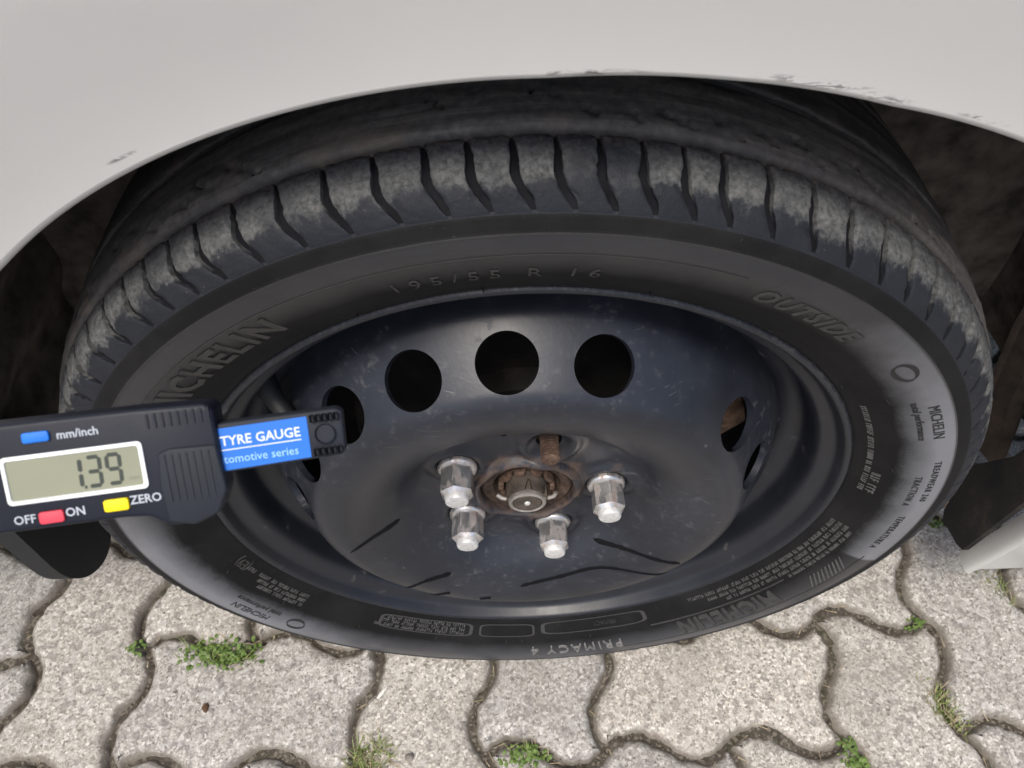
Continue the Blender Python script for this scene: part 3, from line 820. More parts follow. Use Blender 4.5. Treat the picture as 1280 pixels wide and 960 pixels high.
# black runs of old paint on the disc face
DR = np.array([p[0] for p in dp]); DY = np.array([p[1] for p in dp])
def ydisc(x, z):
    r = math.hypot(x, z); return disc_fn(r, float(np.interp(r, DR, DY)), math.atan2(x, z))[1]
def paint_run(pts, w0):
    P = dense(pts, 8); V = []; Fc = []; n = len(P)
    for k, (x, z) in enumerate(P):
        a_, b_ = P[max(0, k - 1)], P[min(n - 1, k + 1)]
        tx, tz = b_[0] - a_[0], b_[1] - a_[1]; l = math.hypot(tx, tz); px_, pz_ = -tz / l, tx / l
        wd = w0[0] + (w0[1] - w0[0]) * k / (n - 1); wd *= 0.72 + 0.3 * mnoise.noise(Vector((x * 300, z * 300, 2)))
        if k in (0, n - 1): wd *= 0.4
        for f, lf in ((-1, 0.00005), (0, 0.0006), (1, 0.00005)):
            xx, zz = x + px_ * wd * f, z + pz_ * wd * f; V.append((xx, ydisc(xx, zz) - lf - 0.00035, zz))
    for k in range(n - 1):
        for f in range(2): Fc.append((k * 3 + f, k * 3 + f + 1, k * 3 + f + 4, k * 3 + f + 3))
    mk('paint_run', V, Fc, MAT['run'], disc)
paint_run([(-.1290, -.0330), (-.1115, -.0200), (-.0921, -.0144)], (.0010, .0040))
paint_run([(-.0980, -.1040), (-.0811, -.0930), (-.0599, -.0900)], (.0008, .0032))
paint_run([(-.0042, -.1138), (.0276, -.1035), (.0588, -.0889), (.0831, -.0865), (.1120, -.0905)], (.0024, .0014))
paint_run([(.0534, -.0690), (.0813, -.0640), (.1180, -.0690)], (.0022, .0026))
paint_run([(-.0790, -.1200), (-.0700, -.1165), (-.0620, -.1140)], (.0014, .0026))
paint_run([(-.0381, -.1285), (-.0335, -.1275), (-.0288, -.1269)], (.0020, .0022))

# ---- lug nuts, bare stud, hub
def hexgeo(rc, y0, y1, ch, rtop):
    V = []; Fc = []
    rings = [(rc * .96, y0), (rc, y0 - .0006), (rc, y1 + ch), (rtop, y1)]
    n = 36
    for r, y in rings:
        for k in range(n):
            an = 2 * math.pi * k / n
            hx = math.cos(math.pi / 6) / math.cos(((an) % (math.pi / 3)) - math.pi / 6)
            rr = r * hx / 1.0 if r > rtop else r
            rr = min(rr, r * 1.0 if r <= rtop else rc * 0.985)
            V.append((rr * math.sin(an), y, rr * math.cos(an)))
    for q in range(len(rings) - 1):
        for k in range(n):
            k2 = (k + 1) % n; Fc.append((q * n + k, q * n + k2, (q + 1) * n + k2, (q + 1) * n + k))
    Fc.append(tuple(range(n))); Fc.append(tuple((len(rings) - 1) * n + k for k in range(n)))
    return V, Fc
hv, hf = hexgeo(.0120, .0, -.0215, .0025, .0086)
nut_me = None
where = {4: 'upper left', 3: 'lower left', 2: 'lower', 1: 'right'}
for k in (1, 2, 3, 4):
    t = RAD(LUG[k]); loc = (PCR * math.sin(t), .0100, ZA + PCR * math.cos(t))
    if nut_me is None:
        n0 = mk('lug_nut', hv, hf, MAT['chrome'], car, loc, True, 25, fix=True); nut_me = n0.data
        fl = lathe('nut_flange', [(.0070, .0060), (.0105, .0045), (.0135, .0030), (.0138, .0015), (.0136, -.0002), (.0122, -.0016), (.0095, -.0020)], MAT['chrome'], n0, 48)
        cp = lathe('end_cap', [(.0084, -.0200), (.0082, -.0222), (.0080, -.0245), (.0074, -.0256), (.0045, -.0262), (.0001, -.0264)], MAT['cap'], n0, 40)
        proto = (fl, cp)
        nn = n0
    else:
        nn = n0.copy(); COL.objects.link(nn); nn.location = loc
        for p_ in proto:
            c_ = p_.copy(); COL.objects.link(c_); c_.parent = nn
    nn.rotation_euler = (0, RAD(random.uniform(0, 60)), 0)
t = RAD(LUG[0])
pr_ = [(.0001, -.0200), (.0046, -.0200), (.0056, -.0188)]
y = -.0188
while y < .020:
    pr_ += [(.0064, y + .0004), (.0064, y + .0008), (.0048, y + .0013), (.0048, y + .0017)]; y += .0020
pr_ += [(.0060, .03)]
stud = lathe('wheel_stud', pr_, MAT['rust'], car, 32, loc=(PCR * math.sin(t), .0195, ZA + PCR * math.cos(t)), sharp=18)
stud['label'] = 'bare rusty threaded stud with its lug nut missing'

hub = lathe('hub', [(.0235, .0260), (.0240, .0150), (.0275, .0128), (.0310, .0122), (.0326, .0136), (.0328, .0400), (.06, .0410)], MAT['rustdark'], car, 80, loc=AX)
hub['label'] = 'rust-brown wheel hub in the centre bore'
lathe('hub_recess', [(.0242, .0140), (.0205, .0230), (.0195, .0300), (.0150, .0310)], MAT['rustdark'], hub, 64)
V = []; Fc = []
n = 48                                                     # castellated axle nut
for (r, y, cas) in ((.0150, .0290, 0), (.0150, .0105, 0), (.0146, .0030, 1), (.0112, .0030, 1), (.0108, .0120, 0)):
    for k in range(n):
        an = 2 * math.pi * k / n
        yy = y + (.0085 if (cas and (k % 8) in (0, 1)) else 0)
        V.append((r * math.sin(an), yy, r * math.cos(an)))
for q in range(4):
    for k in range(n):
        k2 = (k + 1) % n; Fc.append((q * n + k, q * n + k2, (q + 1) * n + k2, (q + 1) * n + k))
mk('castle_nut', V, Fc, MAT['nutsteel'], hub, sharp=30, fix=True)
lathe('axle_end', [(.0108, .0200), (.0106, .0005), (.0098, -.0008), (.0035, -.0010), (.0024, -.0002), (.0001, .0004)], MAT['nutsteel'], hub, 40)
lathe('lock_ring', [(.0126, .0040), (.0136, .0018), (.0132, -.0006), (.0118, -.0014), (.0106, -.0006)], MAT['dullsteel'], hub, 48)
V = []; Fc = []; n = 60                                      # toothed sleeve behind the nut
for (r, y, cas) in ((.0205, .0300, 0), (.0205, .0170, 0), (.0202, .0118, 1), (.0170, .0118, 1), (.0168, .0300, 0)):
    for k in range(n):
        an = 2 * math.pi * k / n; yy = y + (.0055 if (cas and (k % 6) in (0, 1)) else 0)
        V.append((r * math.sin(an), yy, r * math.cos(an)))
for q in range(4):
    for k in range(n):
        k2 = (k + 1) % n; Fc.append((q * n + k, q * n + k2, (q + 1) * n + k2, (q + 1) * n + k))
mk('toothed_sleeve', V, Fc, MAT['rust'], hub, sharp=30, fix=True)
lathe('centre_mark', [(.0023, -.0004), (.0018, -.0014), (.0001, -.0016)], MAT['cap'], hub, 16)
V, Fc = tube_geo([(-.0215, .0062, .0015), (-.0180, .0045, -.0005), (-.0150, .0040, -.0010)], .0016, 10)
mk('cotter_pin', V, Fc, MAT['dullsteel'], hub)
V, Fc = tube_geo([(.0150, .0040, -.0010), (.0190, .0040, .0010), (.0205, .0050, .0045)], .0016, 8)
mk('cotter_pin', V, Fc, MAT['dullsteel'], hub)

# ---- valve, brake
th = RAD(-57.5)
d_ = Vector((math.sin(th), 0, math.cos(th)))
p0 = d_ * .196 + Vector((0, .032, 0)); p1 = d_ * .172 + Vector((0, .006, 0)); p2 = d_ * .165 + Vector((0, -.002, 0))
V, Fc = tube_geo([p0, p0.lerp(p1, .4), p1, p1.lerp(p2, .3), p2], [.0085, .0062, .0052, .0042, .0042], 20)
vs_ = mk('valve_stem', V, Fc, MAT['tick'], car, AX); vs_['label'] = 'black rubber valve stem inside the rim'
bd = lathe('brake_disc', [(.045, .052), (.065, .052), (.067, .070), (.126, .070), (.128, .072), (.128, .086), (.05, .086)], MAT['grime'], car, 120, loc=AX)
lathe('brake_shield', [(.04, .092), (.170, .094), (.176, .088)], MAT['grime'], car, 96, loc=AX)
# caliper : curved block over the disc edge
V = []; Fc = []
for k in range(15):
    a_ = RAD(52 + 26 * k / 14)
    for (r, y) in ((.105, .040), (.146, .034), (.160, .040), (.163, .095), (.140, .110), (.105, .105)):
        rr = r - (0.006 if k in (0, 14) else 0); V.append((rr * math.sin(a_), y, rr * math.cos(a_)))
for k in range(14):
    for q in range(6): q2 = (q + 1) % 6; Fc.append((k * 6 + q, k * 6 + q2, k * 6 + 6 + q2, k * 6 + 6 + q))
Fc += [tuple(range(6)), tuple(84 + q for q in range(6))]
cal = mk('brake_caliper', V, Fc, MAT['rust'], car, AX, True, 40, fix=True)

# ---- fender, sill, liner
def Ra(d):                                                # arch opening radius by angle (degrees, clockwise from the top)
    return float(np.interp(d, [-130, -105, -80, -40, 0, 10, 20, 30, 50, 75, 95, 112, 130], [.385, .372, .350, .3425, .3425, .346, .351, .3605, .378, .392, .405, .432, .47]))
def ye(d): return float(np.interp(d, [-130, -105, -60, 0, 40, 80, 112, 130], [-.004, -.010, -.026, -.030, -.030, -.014, .008, .012]))
def yside(x, z):
    y = -.040 + 0.42 * max(0.0, z - .38) ** 2
    y += .050 * smooth01((-z - .0) / .17)
    y += 0.02 * max(0.0, abs(x) - .5)
    return y
def zbot(x): return -.158 if x > 0 else float(np.interp(-x, [0, .34, .38, .46, 1.3], [.02, .03, .05, .08, .10]))
def rout(d):
    s_, c_ = math.sin(RAD(d)), math.cos(RAD(d)); best = 9
    if s_ > 1e-6: best = min(best, 1.05 / s_)
    if s_ < -1e-6: best = min(best, -1.05 / s_)
    if c_ > 1e-6: best = min(best, .52 / c_)
    r = Ra(d)
    if c_ < 0:
        while r < best and r * c_ > zbot(r * s_): r += .002
        best = r
    return best
V = []; Fc = []
ds = np.linspace(-86, 113, 232)
ts = [0, .0008, .003, .007, .014, .025, .04, .06, .09, .13, .18, .26, .36, .5, .66, .82, 1.0]
for d in ds:
    s_, c_ = math.sin(RAD(d)), math.cos(RAD(d)); R0 = Ra(d); R1 = max(R0 + .004, rout(d)); y0 = ye(d)
    for (dr, dy) in ((.004, .022), (.0012, .016), (.0, .008), (.0003, .0035), (.0014, .0012)):
        V.append(((R0 + dr) * s_, y0 + dy, (R0 + dr) * c_))
    for t in ts:
        r = R0 + .0035 + max(0.0005, R1 - R0 - .0035) * t
        x, z = r * s_, r * c_
        f = smooth01((r - R0) / .10)
        yy = y0 * (1 - f) + yside(x, z) * f
        V.append((x, yy, z))
W = 5 + len(ts)
for k in range(len(ds) - 1):
    for q in range(W - 1): Fc.append((k * W + q, k * W + q + 1, k * W + W + q + 1, k * W + W + q))
fen = mk('fender', V, Fc, MAT['paint'], car, AX, True, 60)
fen['label'] = 'pale silver fender with dark scuffs along the arch edge'
# bonnet above the fender, out of frame, that carries the body on
V = []; Fc = []
rows = [(yside(0, .52), .52), (.0, .555), (.04, .58), (.12, .60), (.5, .64), (1.0, .66), (1.5, .60), (1.62, .50)]
for k, x in enumerate(np.linspace(-1.05, 1.05, 24)):
    for (y, z) in rows: V.append((x, y + .02 * max(0, abs(x) - .5), z))
for k in range(23):
    for q in range(len(rows) - 1): Fc.append((k * 8 + q, k * 8 + q + 1, k * 8 + q + 9, k * 8 + q + 8))
mk('bonnet', V, Fc, MAT['paint'], car, AX)
bbox('underbody', -1.0, 1.0, .24, 1.6, -.10, .50, MAT['grime'], car, .02, loc=AX)  # unseen car floor and engine bay, added to block light from the far side
# liner shell
V = []; Fc = []
ds2 = np.linspace(-99, 96, 140)
ly = [-.008, .004, .02, .05, .09, .13, .17, .20]
for d in ds2:
    s_, c_ = math.sin(RAD(d)), math.cos(RAD(d))
    for q, y in enumerate(ly):
        r = Ra(d) + .006 + .022 * smooth01(y / .05) + .004 * math.sin(d * .55) * (1 if q > 2 else 0) + .0025 * mnoise.noise(Vector((d * .12, y * 30, 1)))
        V.append((r * s_, y + ye(d) + .03, r * c_))
for k in range(len(ds2) - 1):
    for q in range(len(ly) - 1): Fc.append((k * 8 + q, k * 8 + q + 1, k * 8 + q + 9, k * 8 + q + 8))
mk('wheel_arch_liner', V, Fc, MAT['liner'], car, AX)
lathe('inner_wing', [(.05, .215), (.25, .212), (.42, .205)], MAT['liner'], car, 90, loc=AX, a0=RAD(-104), a1=RAD(92))
# plastic plate at the foot of the arch, left: rounded tongue with a paler edge
def plate(name, poly, x0, x1, mat, bev, curve=0.0):
    """polygon given in (y, z), thickness along x"""
    bm = bmesh.new(); vs = [bm.verts.new((x0, y, z)) for y, z in poly]; f = bm.faces.new(vs)
    r = bmesh.ops.extrude_face_region(bm, geom=[f])
    for e in r['geom']:
        if isinstance(e, bmesh.types.BMVert): e.co.x = x1
    bmesh.ops.recalc_face_normals(bm, faces=bm.faces)
    if bev > .0014: bmesh.ops.bevel(bm, geom=bm.edges[:], offset=bev, segments=3, affect='EDGES', profile=.5)
    for v in bm.verts: v.co.x += curve * (v.co.z + .1) ** 2
    me = bpy.data.meshes.new(name); bm.to_mesh(me); bm.free()
    return link(name, me, mat, car, AX, True, 40)
tongue = dense([(-.004, .02), (-.006, -.03), (-.006, -.085), (.004, -.116), (.022, -.136), (.042, -.142), (.060, -.132), (.068, -.105), (.070, -.05), (.070, .02)], 5)
mf = plate('mud_flap', tongue, -.366, -.384, m_plastic('flap_rubber', (.020, .021, .022), .62, .4, 900), 0)
mf['label'] = 'rounded black tongue of plastic at the foot of the wheel arch'
hook = [(.012, .03), (.020, -.06), (.026, -.158), (.034, -.163), (.062, -.168), (.068, -.160), (.079, -.105), (.076, -.092), (.055, -.045), (.045, .03)]
ml = plate('arch_end_plate', hook, .398, .404, MAT['grime'], .0012)
ml['label'] = 'grimy black plate closing the arch above the sill'
V, Fc = lathe_geo([(.0001, -.004), (.006, -.004), (.0085, -.001), (.0085, .002)], 24)
V = [(.394 + y, .075 + x * .9, -.152 + z) for x, y, z in V]
mk('liner_clip', V, Fc, MAT['rust'], car, AX)
# ---- brown folds of the liner tail, right
fold = [(.415, .118, .10), (.425, .122, .02), (.440, .120, -.06), (.455, .112, -.115), (.462, .106, -.150)]
V = []; Fc = []
for k, (x, y, z) in enumerate(fold):
    wv = .05 * (1 - .16 * k)
    for q in range(7):
        u = q / 6 - .5; V.append((x + wv * u * .9, y + .05 * abs(u) + .006 * math.sin(q * 2.1), z + .01 * u))
for k in range(4):
    for q in range(6): Fc.append((k * 7 + q, k * 7 + q + 1, k * 7 + q + 8, k * 7 + q + 7))
gbrown = plain('mud_caked_plastic', (.075, .055, .043), .85, 0, .5, 300, .4)
lt = mk('liner_tail', V, Fc, gbrown, car, AX)
so_ = lt.modifiers.new('t', 'SOLIDIFY'); so_.thickness = .003

# ------------------------------------------------------------------ tread depth gauge
GW = Matrix(((0.0,) * 4,) * 4)
d0 = 0.239
org = CAM_POS + fwd * d0 + rgt * (d0 * (95 - 640) / 956.25) - upv * (d0 * (592 - 480) / 956.25)
ro, ya_, pi_ = RAD(7.2), RAD(7), RAD(9)
gx = rgt * math.cos(ro) + upv * math.sin(ro); gy = upv * math.cos(ro) - rgt * math.sin(ro); gz = -fwd
gx, gz = gx * math.cos(ya_) - gz * math.sin(ya_), gz * math.cos(ya_) + gx * math.sin(ya_)
gy, gz = gy * math.cos(pi_) + gz * math.sin(pi_), gz * math.cos(pi_) - gy * math.sin(pi_)
GM = Matrix((gx, gy, gz)).transposed().to_4x4() @ Matrix.Diagonal((0.965, 1.0, 1.0, 1.0)); GM.translation = org
gauge = empty('tread_depth_gauge', (0, 0, 0), 'navy black digital tyre gauge with small screen and blue slider label', 'gauge')
gauge.matrix_world = GM
mm = 0.001
def P(L): return [(x * mm, y * mm) for x, y in L]
body = prism('gauge_body', P([(-64, -16.0), (-64, 16.8), (-60, 18.6), (20, 17.8), (43.0, 17.0), (45.2, 15), (45.4, -12.0), (42.5, -18.0), (38, -20.0), (29, -21.4), (25, -20.6), (20, -17.2), (12, -16.4)]),
             -13 * mm, 0, MAT['bodyplastic'], gauge, 1.5 * mm, 4)
def ribs(name, xs_, y0, y1, zt, mat, parent, wd=.9, curve=0.0):
    V = []; Fc = []
    for x in xs_:
        b = len(V); n = 7
        for k in range(n):
            t = k / (n - 1); yy = y0 + (y1 - y0) * t; xx = x + curve * (2 * t - 1) ** 2
            for (dx, z) in ((-wd / 2, -.4), (-wd / 4, zt), (wd / 4, zt), (wd / 2, -.4)): V.append(((xx + dx) * mm, yy * mm, z * mm))
        for k in range(n - 1):
            for q in range(3): Fc.append((b + k * 4 + q, b + k * 4 + q + 1, b + k * 4 + q + 5, b + k * 4 + q + 4))
        Fc += [(b, b + 1, b + 2, b + 3), (b + 4 * n - 4, b + 4 * n - 3, b + 4 * n - 2, b + 4 * n - 1)]
    o = mk(name, V, Fc, mat, parent, sharp=30, fix=True); return o
grip = prism('thumb_grip', P([(26, -19.5), (25, -8), (26, 3), (30, 4.2), (44.6, 3.6), (45.8, -11.5), (42.2, -18.6), (34, -21.6)]), -6 * mm, 0.9 * mm, MAT['greyplastic'], gauge, .8 * mm, 3)
ribs('grip_rib', [28 + 2.3 * k for k in range(7)], -13.0, 2.4, 1.18, MAT['greyplastic'], grip, 1.3)
ribs('grip_rib', [24.5 + 2.4 * k for k in range(9)], 11.2, 15.8, .35, MAT['bodyplastic'], body, 1.3)

def rrect(x0, x1, y0, y1, r, n=5):
    out = []
    for cx, cy, a0 in ((x1 - r, y1 - r, 0), (x0 + r, y1 - r, 90), (x0 + r, y0 + r, 180), (x1 - r, y0 + r, 270)):
        for k in range(n + 1):
            an = RAD(a0 + 90 * k / n); out.append((cx + r * math.cos(an), cy + r * math.sin(an)))
    return out
# white frame: ring between two rounded rectangles
o1 = rrect(-21.8, 21.6, -7.5, 7.8, 1.5); o2 = rrect(-20.6, 20.3, -6.3, 6.6, .9); o3 = rrect(-20.4, 20.1, -6.1, 6.4, .9)
n = len(o1)
V = [(x * mm, y * mm, z * mm) for ring, z in ((o1, -.3), (o1, .55), (o2, .7), (o3, -.3)) for x, y in ring]
Fc = [(q * n + k, q * n + (k + 1) % n, (q + 1) * n + (k + 1) % n, (q + 1) * n + k) for q in range(3) for k in range(n)]
fr = mk('display_frame', V, Fc, MAT['lcdframe'], gauge, sharp=30, fix=True)
fr['label'] = 'thin white frame round the screen'
scr = prism('screen', P(rrect(-20.5, 20.2, -6.2, 6.5, .8)), -.3 * mm, .15 * mm, MAT['lcd'], fr)
scr['label'] = 'greenish grey liquid crystal screen reading 1.39'
SEG = dict(a=((-.02, 1), (1.02, 1)), b=((1, 1.0), (1, .51)), c=((1, .49), (1, .0)), d=((-.02, 0), (1.02, 0)), e=((0, .49), (0, .0)), f=((0, 1.0), (0, .51)), g=((.0, .5), (1.0, .5)))
def digit(ch, x, y, wd, ht, th):
    V = []; Fc = []
    for s_ in {'1': 'bc', '3': 'abgcd', '9': 'abfgcd'}[ch]:
        (xa, ya), (xb, yb) = SEG[s_]
        A = Vector((xa * wd + .10 * ya * wd, ya * ht)); B = Vector((xb * wd + .10 * yb * wd, yb * ht))
        t_ = (B - A).normalized(); n_ = Vector((-t_.y, t_.x)) * th / 2
        b = len(V)
        for q in (A + t_ * th * .1, A + t_ * th * .5 + n_, B - t_ * th * .5 + n_, B - t_ * th * .1, B - t_ * th * .5 - n_, A + t_ * th * .5 - n_):
            V.append(((x + q.x) * mm, (y + q.y) * mm, .19 * mm))
        Fc.append((b, b + 1, b + 2, b + 3, b + 4, b + 5))
    mk('digit', V, Fc, MAT['lcdseg'], fr, smooth=False)
digit('1', -2.9, -4.6, 4.2, 9.2, 1.4)
digit('3', 3.5, -4.6, 3.9, 9.2, 1.3)
digit('9', 9.7, -4.6, 3.9, 9.2, 1.3)
mk('decimal_point', [(x * mm, y * mm, .19 * mm) for x, y in ((1.9, -5.2), (2.8, -5.2), (2.8, -4.2), (1.9, -4.2))], [(0, 1, 2, 3)], MAT['lcdseg'], fr, smooth=False)
def gtext(txt, x, y, size, z, mat, parent, name='printed_lettering', **kw):
    V, Fc = text_geo(txt, size * mm, 0.03 * mm, **kw)
    return mk(name, [(vx + x * mm, vy + y * mm, vz + z * mm) for vx, vy, vz in V], Fc, MAT[mat], parent, smooth=False)
gtext('mm', 17.6, -3.6, 2.3, .17, 'lcdfaint', fr)
gtext('mm/inch', 2.8, 12.7, 3.7, .05, 'printgrey', body, offset=0.00006)
gtext('OFF', -18.0, -12.6, 3.9, .05, 'printgrey', body, offset=0.00004)
gtext('ON', -2.4, -12.1, 3.9, .05, 'printgrey', body, offset=0.00006)
gtext('ZERO', 19.8, -11.0, 3.9, .05, 'printgrey', body, offset=0.00006)
for x, y, wx, wy, m_, lb in ((-9.6, 13.1, 8.2, 3.3, 'bluebtn', 'small blue unit button'), (-9.6, -12.6, 7.6, 3.8, 'redbtn', 'small red power button'), (10.6, -11.6, 7.8, 3.9, 'yelbtn', 'small yellow zero button')):
    b_ = prism('button', P(rrect(x - wx / 2, x + wx / 2, y - wy / 2, y + wy / 2, .8)), -.3 * mm, 1.0 * mm, MAT[m_], gauge, .3 * mm, 2)
    b_['label'] = lb
sl_ = prism('slider', P([(20, -7.0), (20, 9.4), (84, 9.8), (86, 8.6), (85.6, -4.6), (84, -5.8), (60, -6.4)]), -9.5 * mm, -2.4 * mm, MAT['greyplastic'], gauge, .7 * mm, 3)
sl_['label'] = 'charcoal slider arm of the gauge with a ribbed end'
lab = prism('blue_plate', P([(38, -6.1), (38, 7.9), (74.2, 8.4), (74.0, -5.2)]), -2.6 * mm, -2.15 * mm, MAT['bluelabel'], sl_)
gtext('TYRE GAUGE', 45.4, 3.6, 4.4, -2.10, 'print', sl_, align='LEFT', offset=0.00006)
gtext('automotive series', 42.0, -2.4, 3.9, -2.10, 'printblue', sl_, align='LEFT')
mk('printed_line', [(x * mm, y * mm, -2.10 * mm) for x, y in ((40, .55), (71.5, .95), (71.5, 1.3), (40, .9))], [(0, 1, 2, 3)], MAT['print'], sl_, smooth=False)
V, Fc = lathe_geo([(.0001, -.0019), (.0029, -.0019), (.0033, -.0023), (.0034, -.0030)], 32)
mk('slider_stud', [(x + 79.6 * mm, z + 2.0 * mm, y * -1 - .0042) for x, y, z in V], Fc, MAT['greyplastic'], sl_)
ribs('slider_rib', [76.0, 78.0, 80.0, 82.0, 84.0], -4.8, -2.4, -2.1, MAT['greyplastic'], sl_, 1.4)
ribs('slider_rib', [76.0, 78.0, 80.0, 82.0, 84.0], 6.4, 8.8, -2.1, MAT['greyplastic'], sl_, 1.4)

# ------------------------------------------------------------------ weeds and litter in the joints
def blade(V, Fc, p, h, wd, az, lean, seg=4):
    b = len(V); dx, dy = math.cos(az), math.sin(az)
    for k in range(seg + 1):
        t = k / seg; out = lean * h * t ** 1.7; z = h * t * (1 - .35 * lean * t)
        c_ = Vector((p[0] + dx * out, p[1] + dy * out, p[2] + z)); w_ = wd * (1 - t) ** .7 * .5 + .00008
        V.append((c_.x - dy * w_, c_.y + dx * w_, c_.z)); V.append((c_.x + dy * w_, c_.y - dx * w_, c_.z))
    for k in range(seg): Fc.append((b + 2 * k, b + 2 * k + 1, b + 2 * k + 3, b + 2 * k + 2))
def leafgeo(V, Fc, p, ln, wd, az, up):
    b = len(V); d = Vector((math.cos(az) * math.cos(up), math.sin(az) * math.cos(up), math.sin(up))); s_ = Vector((-math.sin(az), math.cos(az), 0)); nn_ = d.cross(s_)
    sh = [(0, .12), (.2, .62), (.45, 1), (.7, .82), (.9, .4), (1, .04)]
    for t, w_ in sh:
        c_ = Vector(p) + d * (ln * t) - Vector((0, 0, ln * .35 * t * t))
        for f in (-1, 0, 1): V.append(tuple(c_ + s_ * (wd * .5 * w_ * f) - nn_ * (abs(f) * wd * .10)))
    for k in range(len(sh) - 1):
        for f in range(2): Fc.append((b + 3 * k + f, b + 3 * k + f + 1, b + 3 * k + f + 4, b + 3 * k + f + 3))
def weed(name, x, y, rx, ry, kind, n, size, label, rot=0.0, group=None):
    root = empty(name, (x, y, -.008), label, 'weed', group or 'weeds in the paving joints')
    LV = []; LF = []; GV = []; GF = []; DV = []; DF = []
    for k in range(n):
        while True:
            u, v = random.uniform(-1, 1), random.uniform(-1, 1)
            if u * u + v * v < 1: break
        if random.random() < .45: u *= .6; v *= .6
        px_ = rx * u * math.cos(rot) - ry * v * math.sin(rot); py_ = rx * u * math.sin(rot) + ry * v * math.cos(rot)
        if kind in ('leafy', 'both'):
            hh = random.uniform(.002, .013) * (1.2 - math.hypot(u, v) * .6) * size
            leafgeo(LV, LF, (px_, py_, hh), random.uniform(.0035, .0075) * size, random.uniform(.0022, .0042) * size, random.uniform(0, 6.28), random.uniform(.1, .9))
        if kind in ('grassy', 'both') and (kind == 'grassy' or random.random() < .25):
            T_ = (DV, DF) if random.random() < .3 else (GV, GF)
            blade(T_[0], T_[1], (px_, py_, 0), random.uniform(.008, .022) * size, random.uniform(.0010, .0019), random.uniform(0, 6.28), random.uniform(.2, 1.0))
    if LV: mk('leaf_cluster', LV, LF, MAT['green'], root)
    if GV: mk('blade_cluster', GV, GF, MAT['grass'], root)
    if DV: mk('dry_blade_cluster', DV, DF, MAT['straw'], root)
weed('weed_clump', -.302, -.004, .046, .018, 'both', 330, 1.10, 'largest leafy green weed clump, below the tyre lower left edge', -.05)
weed('weed_clump', -.390, .004, .008, .012, 'leafy', 34, 1.0, 'small pale weed in the joint left of the largest clump')
weed('grass_tuft', -.146, -.106, .020, .022, 'grassy', 230, 1.2, 'yellowish grass tuft at the bottom edge, below the tyre left half')
weed('weed_clump', -.002, -.107, .024, .011, 'both', 120, 1.1, 'small green weed at the bottom edge under the wheel centre')
weed('weed_clump', .304, -.124, .012, .026, 'both', 120, 1.1, 'narrow green weed at the bottom edge right of centre', .25)
weed('grass_tuft', .404, -.075, .015, .030, 'grassy', 260, .75, 'mossy grass patch in a joint at the lower right', .5)
weed('weed_clump', .405, .007, .009, .010, 'leafy', 30, .95, 'tiny bright weed at a joint crossing right of the lettering')
weed('weed_clump', .466, .116, .013, .008, 'both', 50, .9, 'tiny weed beside the tyre right edge under the arch plate')
weed('grass_tuft', .500, .050, .014, .032, 'grassy', 200, .8, 'grass tuft under the pale sill at the right edge', .5)

# loose grit and straw in the joints
V = []; Fc = []; V2 = []; Fc2 = []
def joint_point():
    while True:
        i, j = random.randint(-6, 5), random.randint(-3, 3); t = random.random()
        hor = random.random() < .5
        o_ = float(np.interp(t, [p_[0] for p_ in ZC], [p_[1] for p_ in ZC])) * AMP
        u, v = ((i + t) * C, j * C - o_) if hor else (i * C + o_, (j + t) * C)
        return g2w(u + random.uniform(-.005, .005), v + random.uniform(-.005, .005))
for k in range(2200):
    x, y = joint_point(); s_ = random.uniform(.0005, .0015); b = len(V); z = -.0068 + random.uniform(-.002, .003)
    q = [Vector((random.gauss(0, 1), random.gauss(0, 1), random.gauss(0, 1))).normalized() * s_ for _ in range(4)]
    for w_ in (Vector((1, 0, -.4)), Vector((-.5, .87, -.4)), Vector((-.5, -.87, -.4)), Vector((0, 0, 1.0))):
        V.append((x + w_.x * s_ * random.uniform(.6, 1.3), y + w_.y * s_ * random.uniform(.6, 1.3), z + w_.z * s_))
    Fc += [(b, b + 2, b + 1), (b, b + 1, b + 3), (b + 1, b + 2, b + 3), (b + 2, b, b + 3)]
gr = mk('joint_grit', V, Fc, MAT['stone'], smooth=False)
tag(gr, 'loose grit lying in the paving joints', 'grit', kind='stuff')
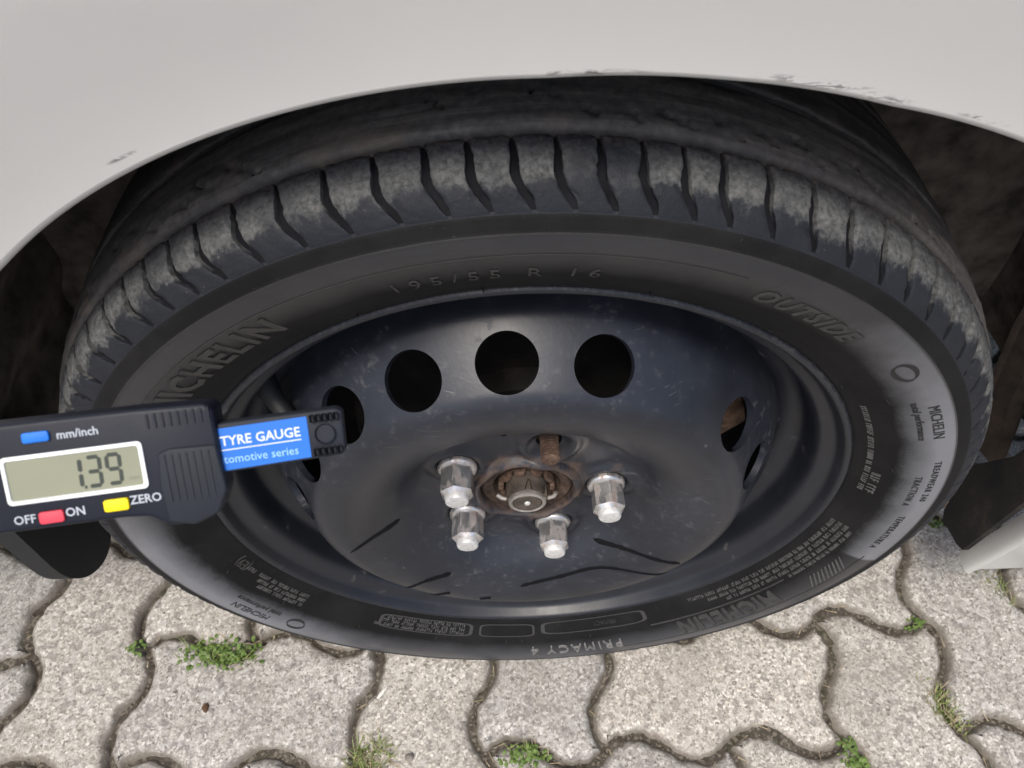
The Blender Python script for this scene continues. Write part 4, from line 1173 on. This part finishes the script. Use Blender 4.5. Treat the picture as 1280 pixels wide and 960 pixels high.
for k in range(420):
    x, y = joint_point(); az = random.uniform(0, 6.28); ln = random.uniform(.004, .016)
    p0 = (x, y, -.004 + random.uniform(-.002, .002)); p1 = (x + math.cos(az) * ln, y + math.sin(az) * ln, p0[2] + random.uniform(-.001, .004))
    b = len(V2); wd = random.uniform(.0003, .0007); sx, sy = -math.sin(az) * wd, math.cos(az) * wd
    V2 += [(p0[0] - sx, p0[1] - sy, p0[2]), (p0[0] + sx, p0[1] + sy, p0[2]), (p1[0] + sx * .4, p1[1] + sy * .4, p1[2]), (p1[0] - sx * .4, p1[1] - sy * .4, p1[2]), ((p0[0] + p1[0]) / 2, (p0[1] + p1[1]) / 2, (p0[2] + p1[2]) / 2 + wd)]
    Fc2 += [(b, b + 1, b + 4), (b + 1, b + 2, b + 4), (b + 2, b + 3, b + 4), (b + 3, b, b + 4)]
st = mk('dry_straw', V2, Fc2, MAT['straw'], smooth=False)
tag(st, 'bits of dry straw in the paving joints', 'straw', kind='stuff')
def pebble(name, x, y, sx, sy, sz, mat, label, cat, rot=0.0):
    bm = bmesh.new(); bmesh.ops.create_icosphere(bm, subdivisions=3, radius=1.0)
    for v in bm.verts:
        f = 1 + .25 * mnoise.noise(v.co * 1.6 + Vector((x * 50, y * 50, 0)))
        v.co = Vector((v.co.x * sx * f, v.co.y * sy * f, v.co.z * sz * f))
    me = bpy.data.meshes.new(name); bm.to_mesh(me); bm.free()
    o = link(name, me, MAT[mat]); o.location = (x, y, sz * .7); o.rotation_euler = (0, 0, rot)
    tag(o, label, cat)
pebble('pebble', .530, .176, .0080, .0052, .0045, 'white', 'white pebble on the paving beside the tyre right edge', 'pebble', .4)
pebble('pebble', -.109, -.105, .0040, .0036, .0028, 'stone', 'dark round pebble at the bottom edge right of the grass tuft', 'pebble')
pebble('straw_stub', -.1385, -.046, .0070, .0016, .0012, 'white', 'short white stub lying in the joint below the tyre', 'stub', .9)
V = []; Fc = []
leafgeo(V, Fc, (0, 0, .001), .013, .007, 1.9, .05)
lf = mk('fallen_leaf', V, Fc, MAT['brownleaf']); lf.location = (-.306, -.060, .0005)
lf.modifiers.new('t', 'SOLIDIFY').thickness = .0004
tag(lf, 'small brown leaf scrap on a paver below the largest weed clump', 'leaf')
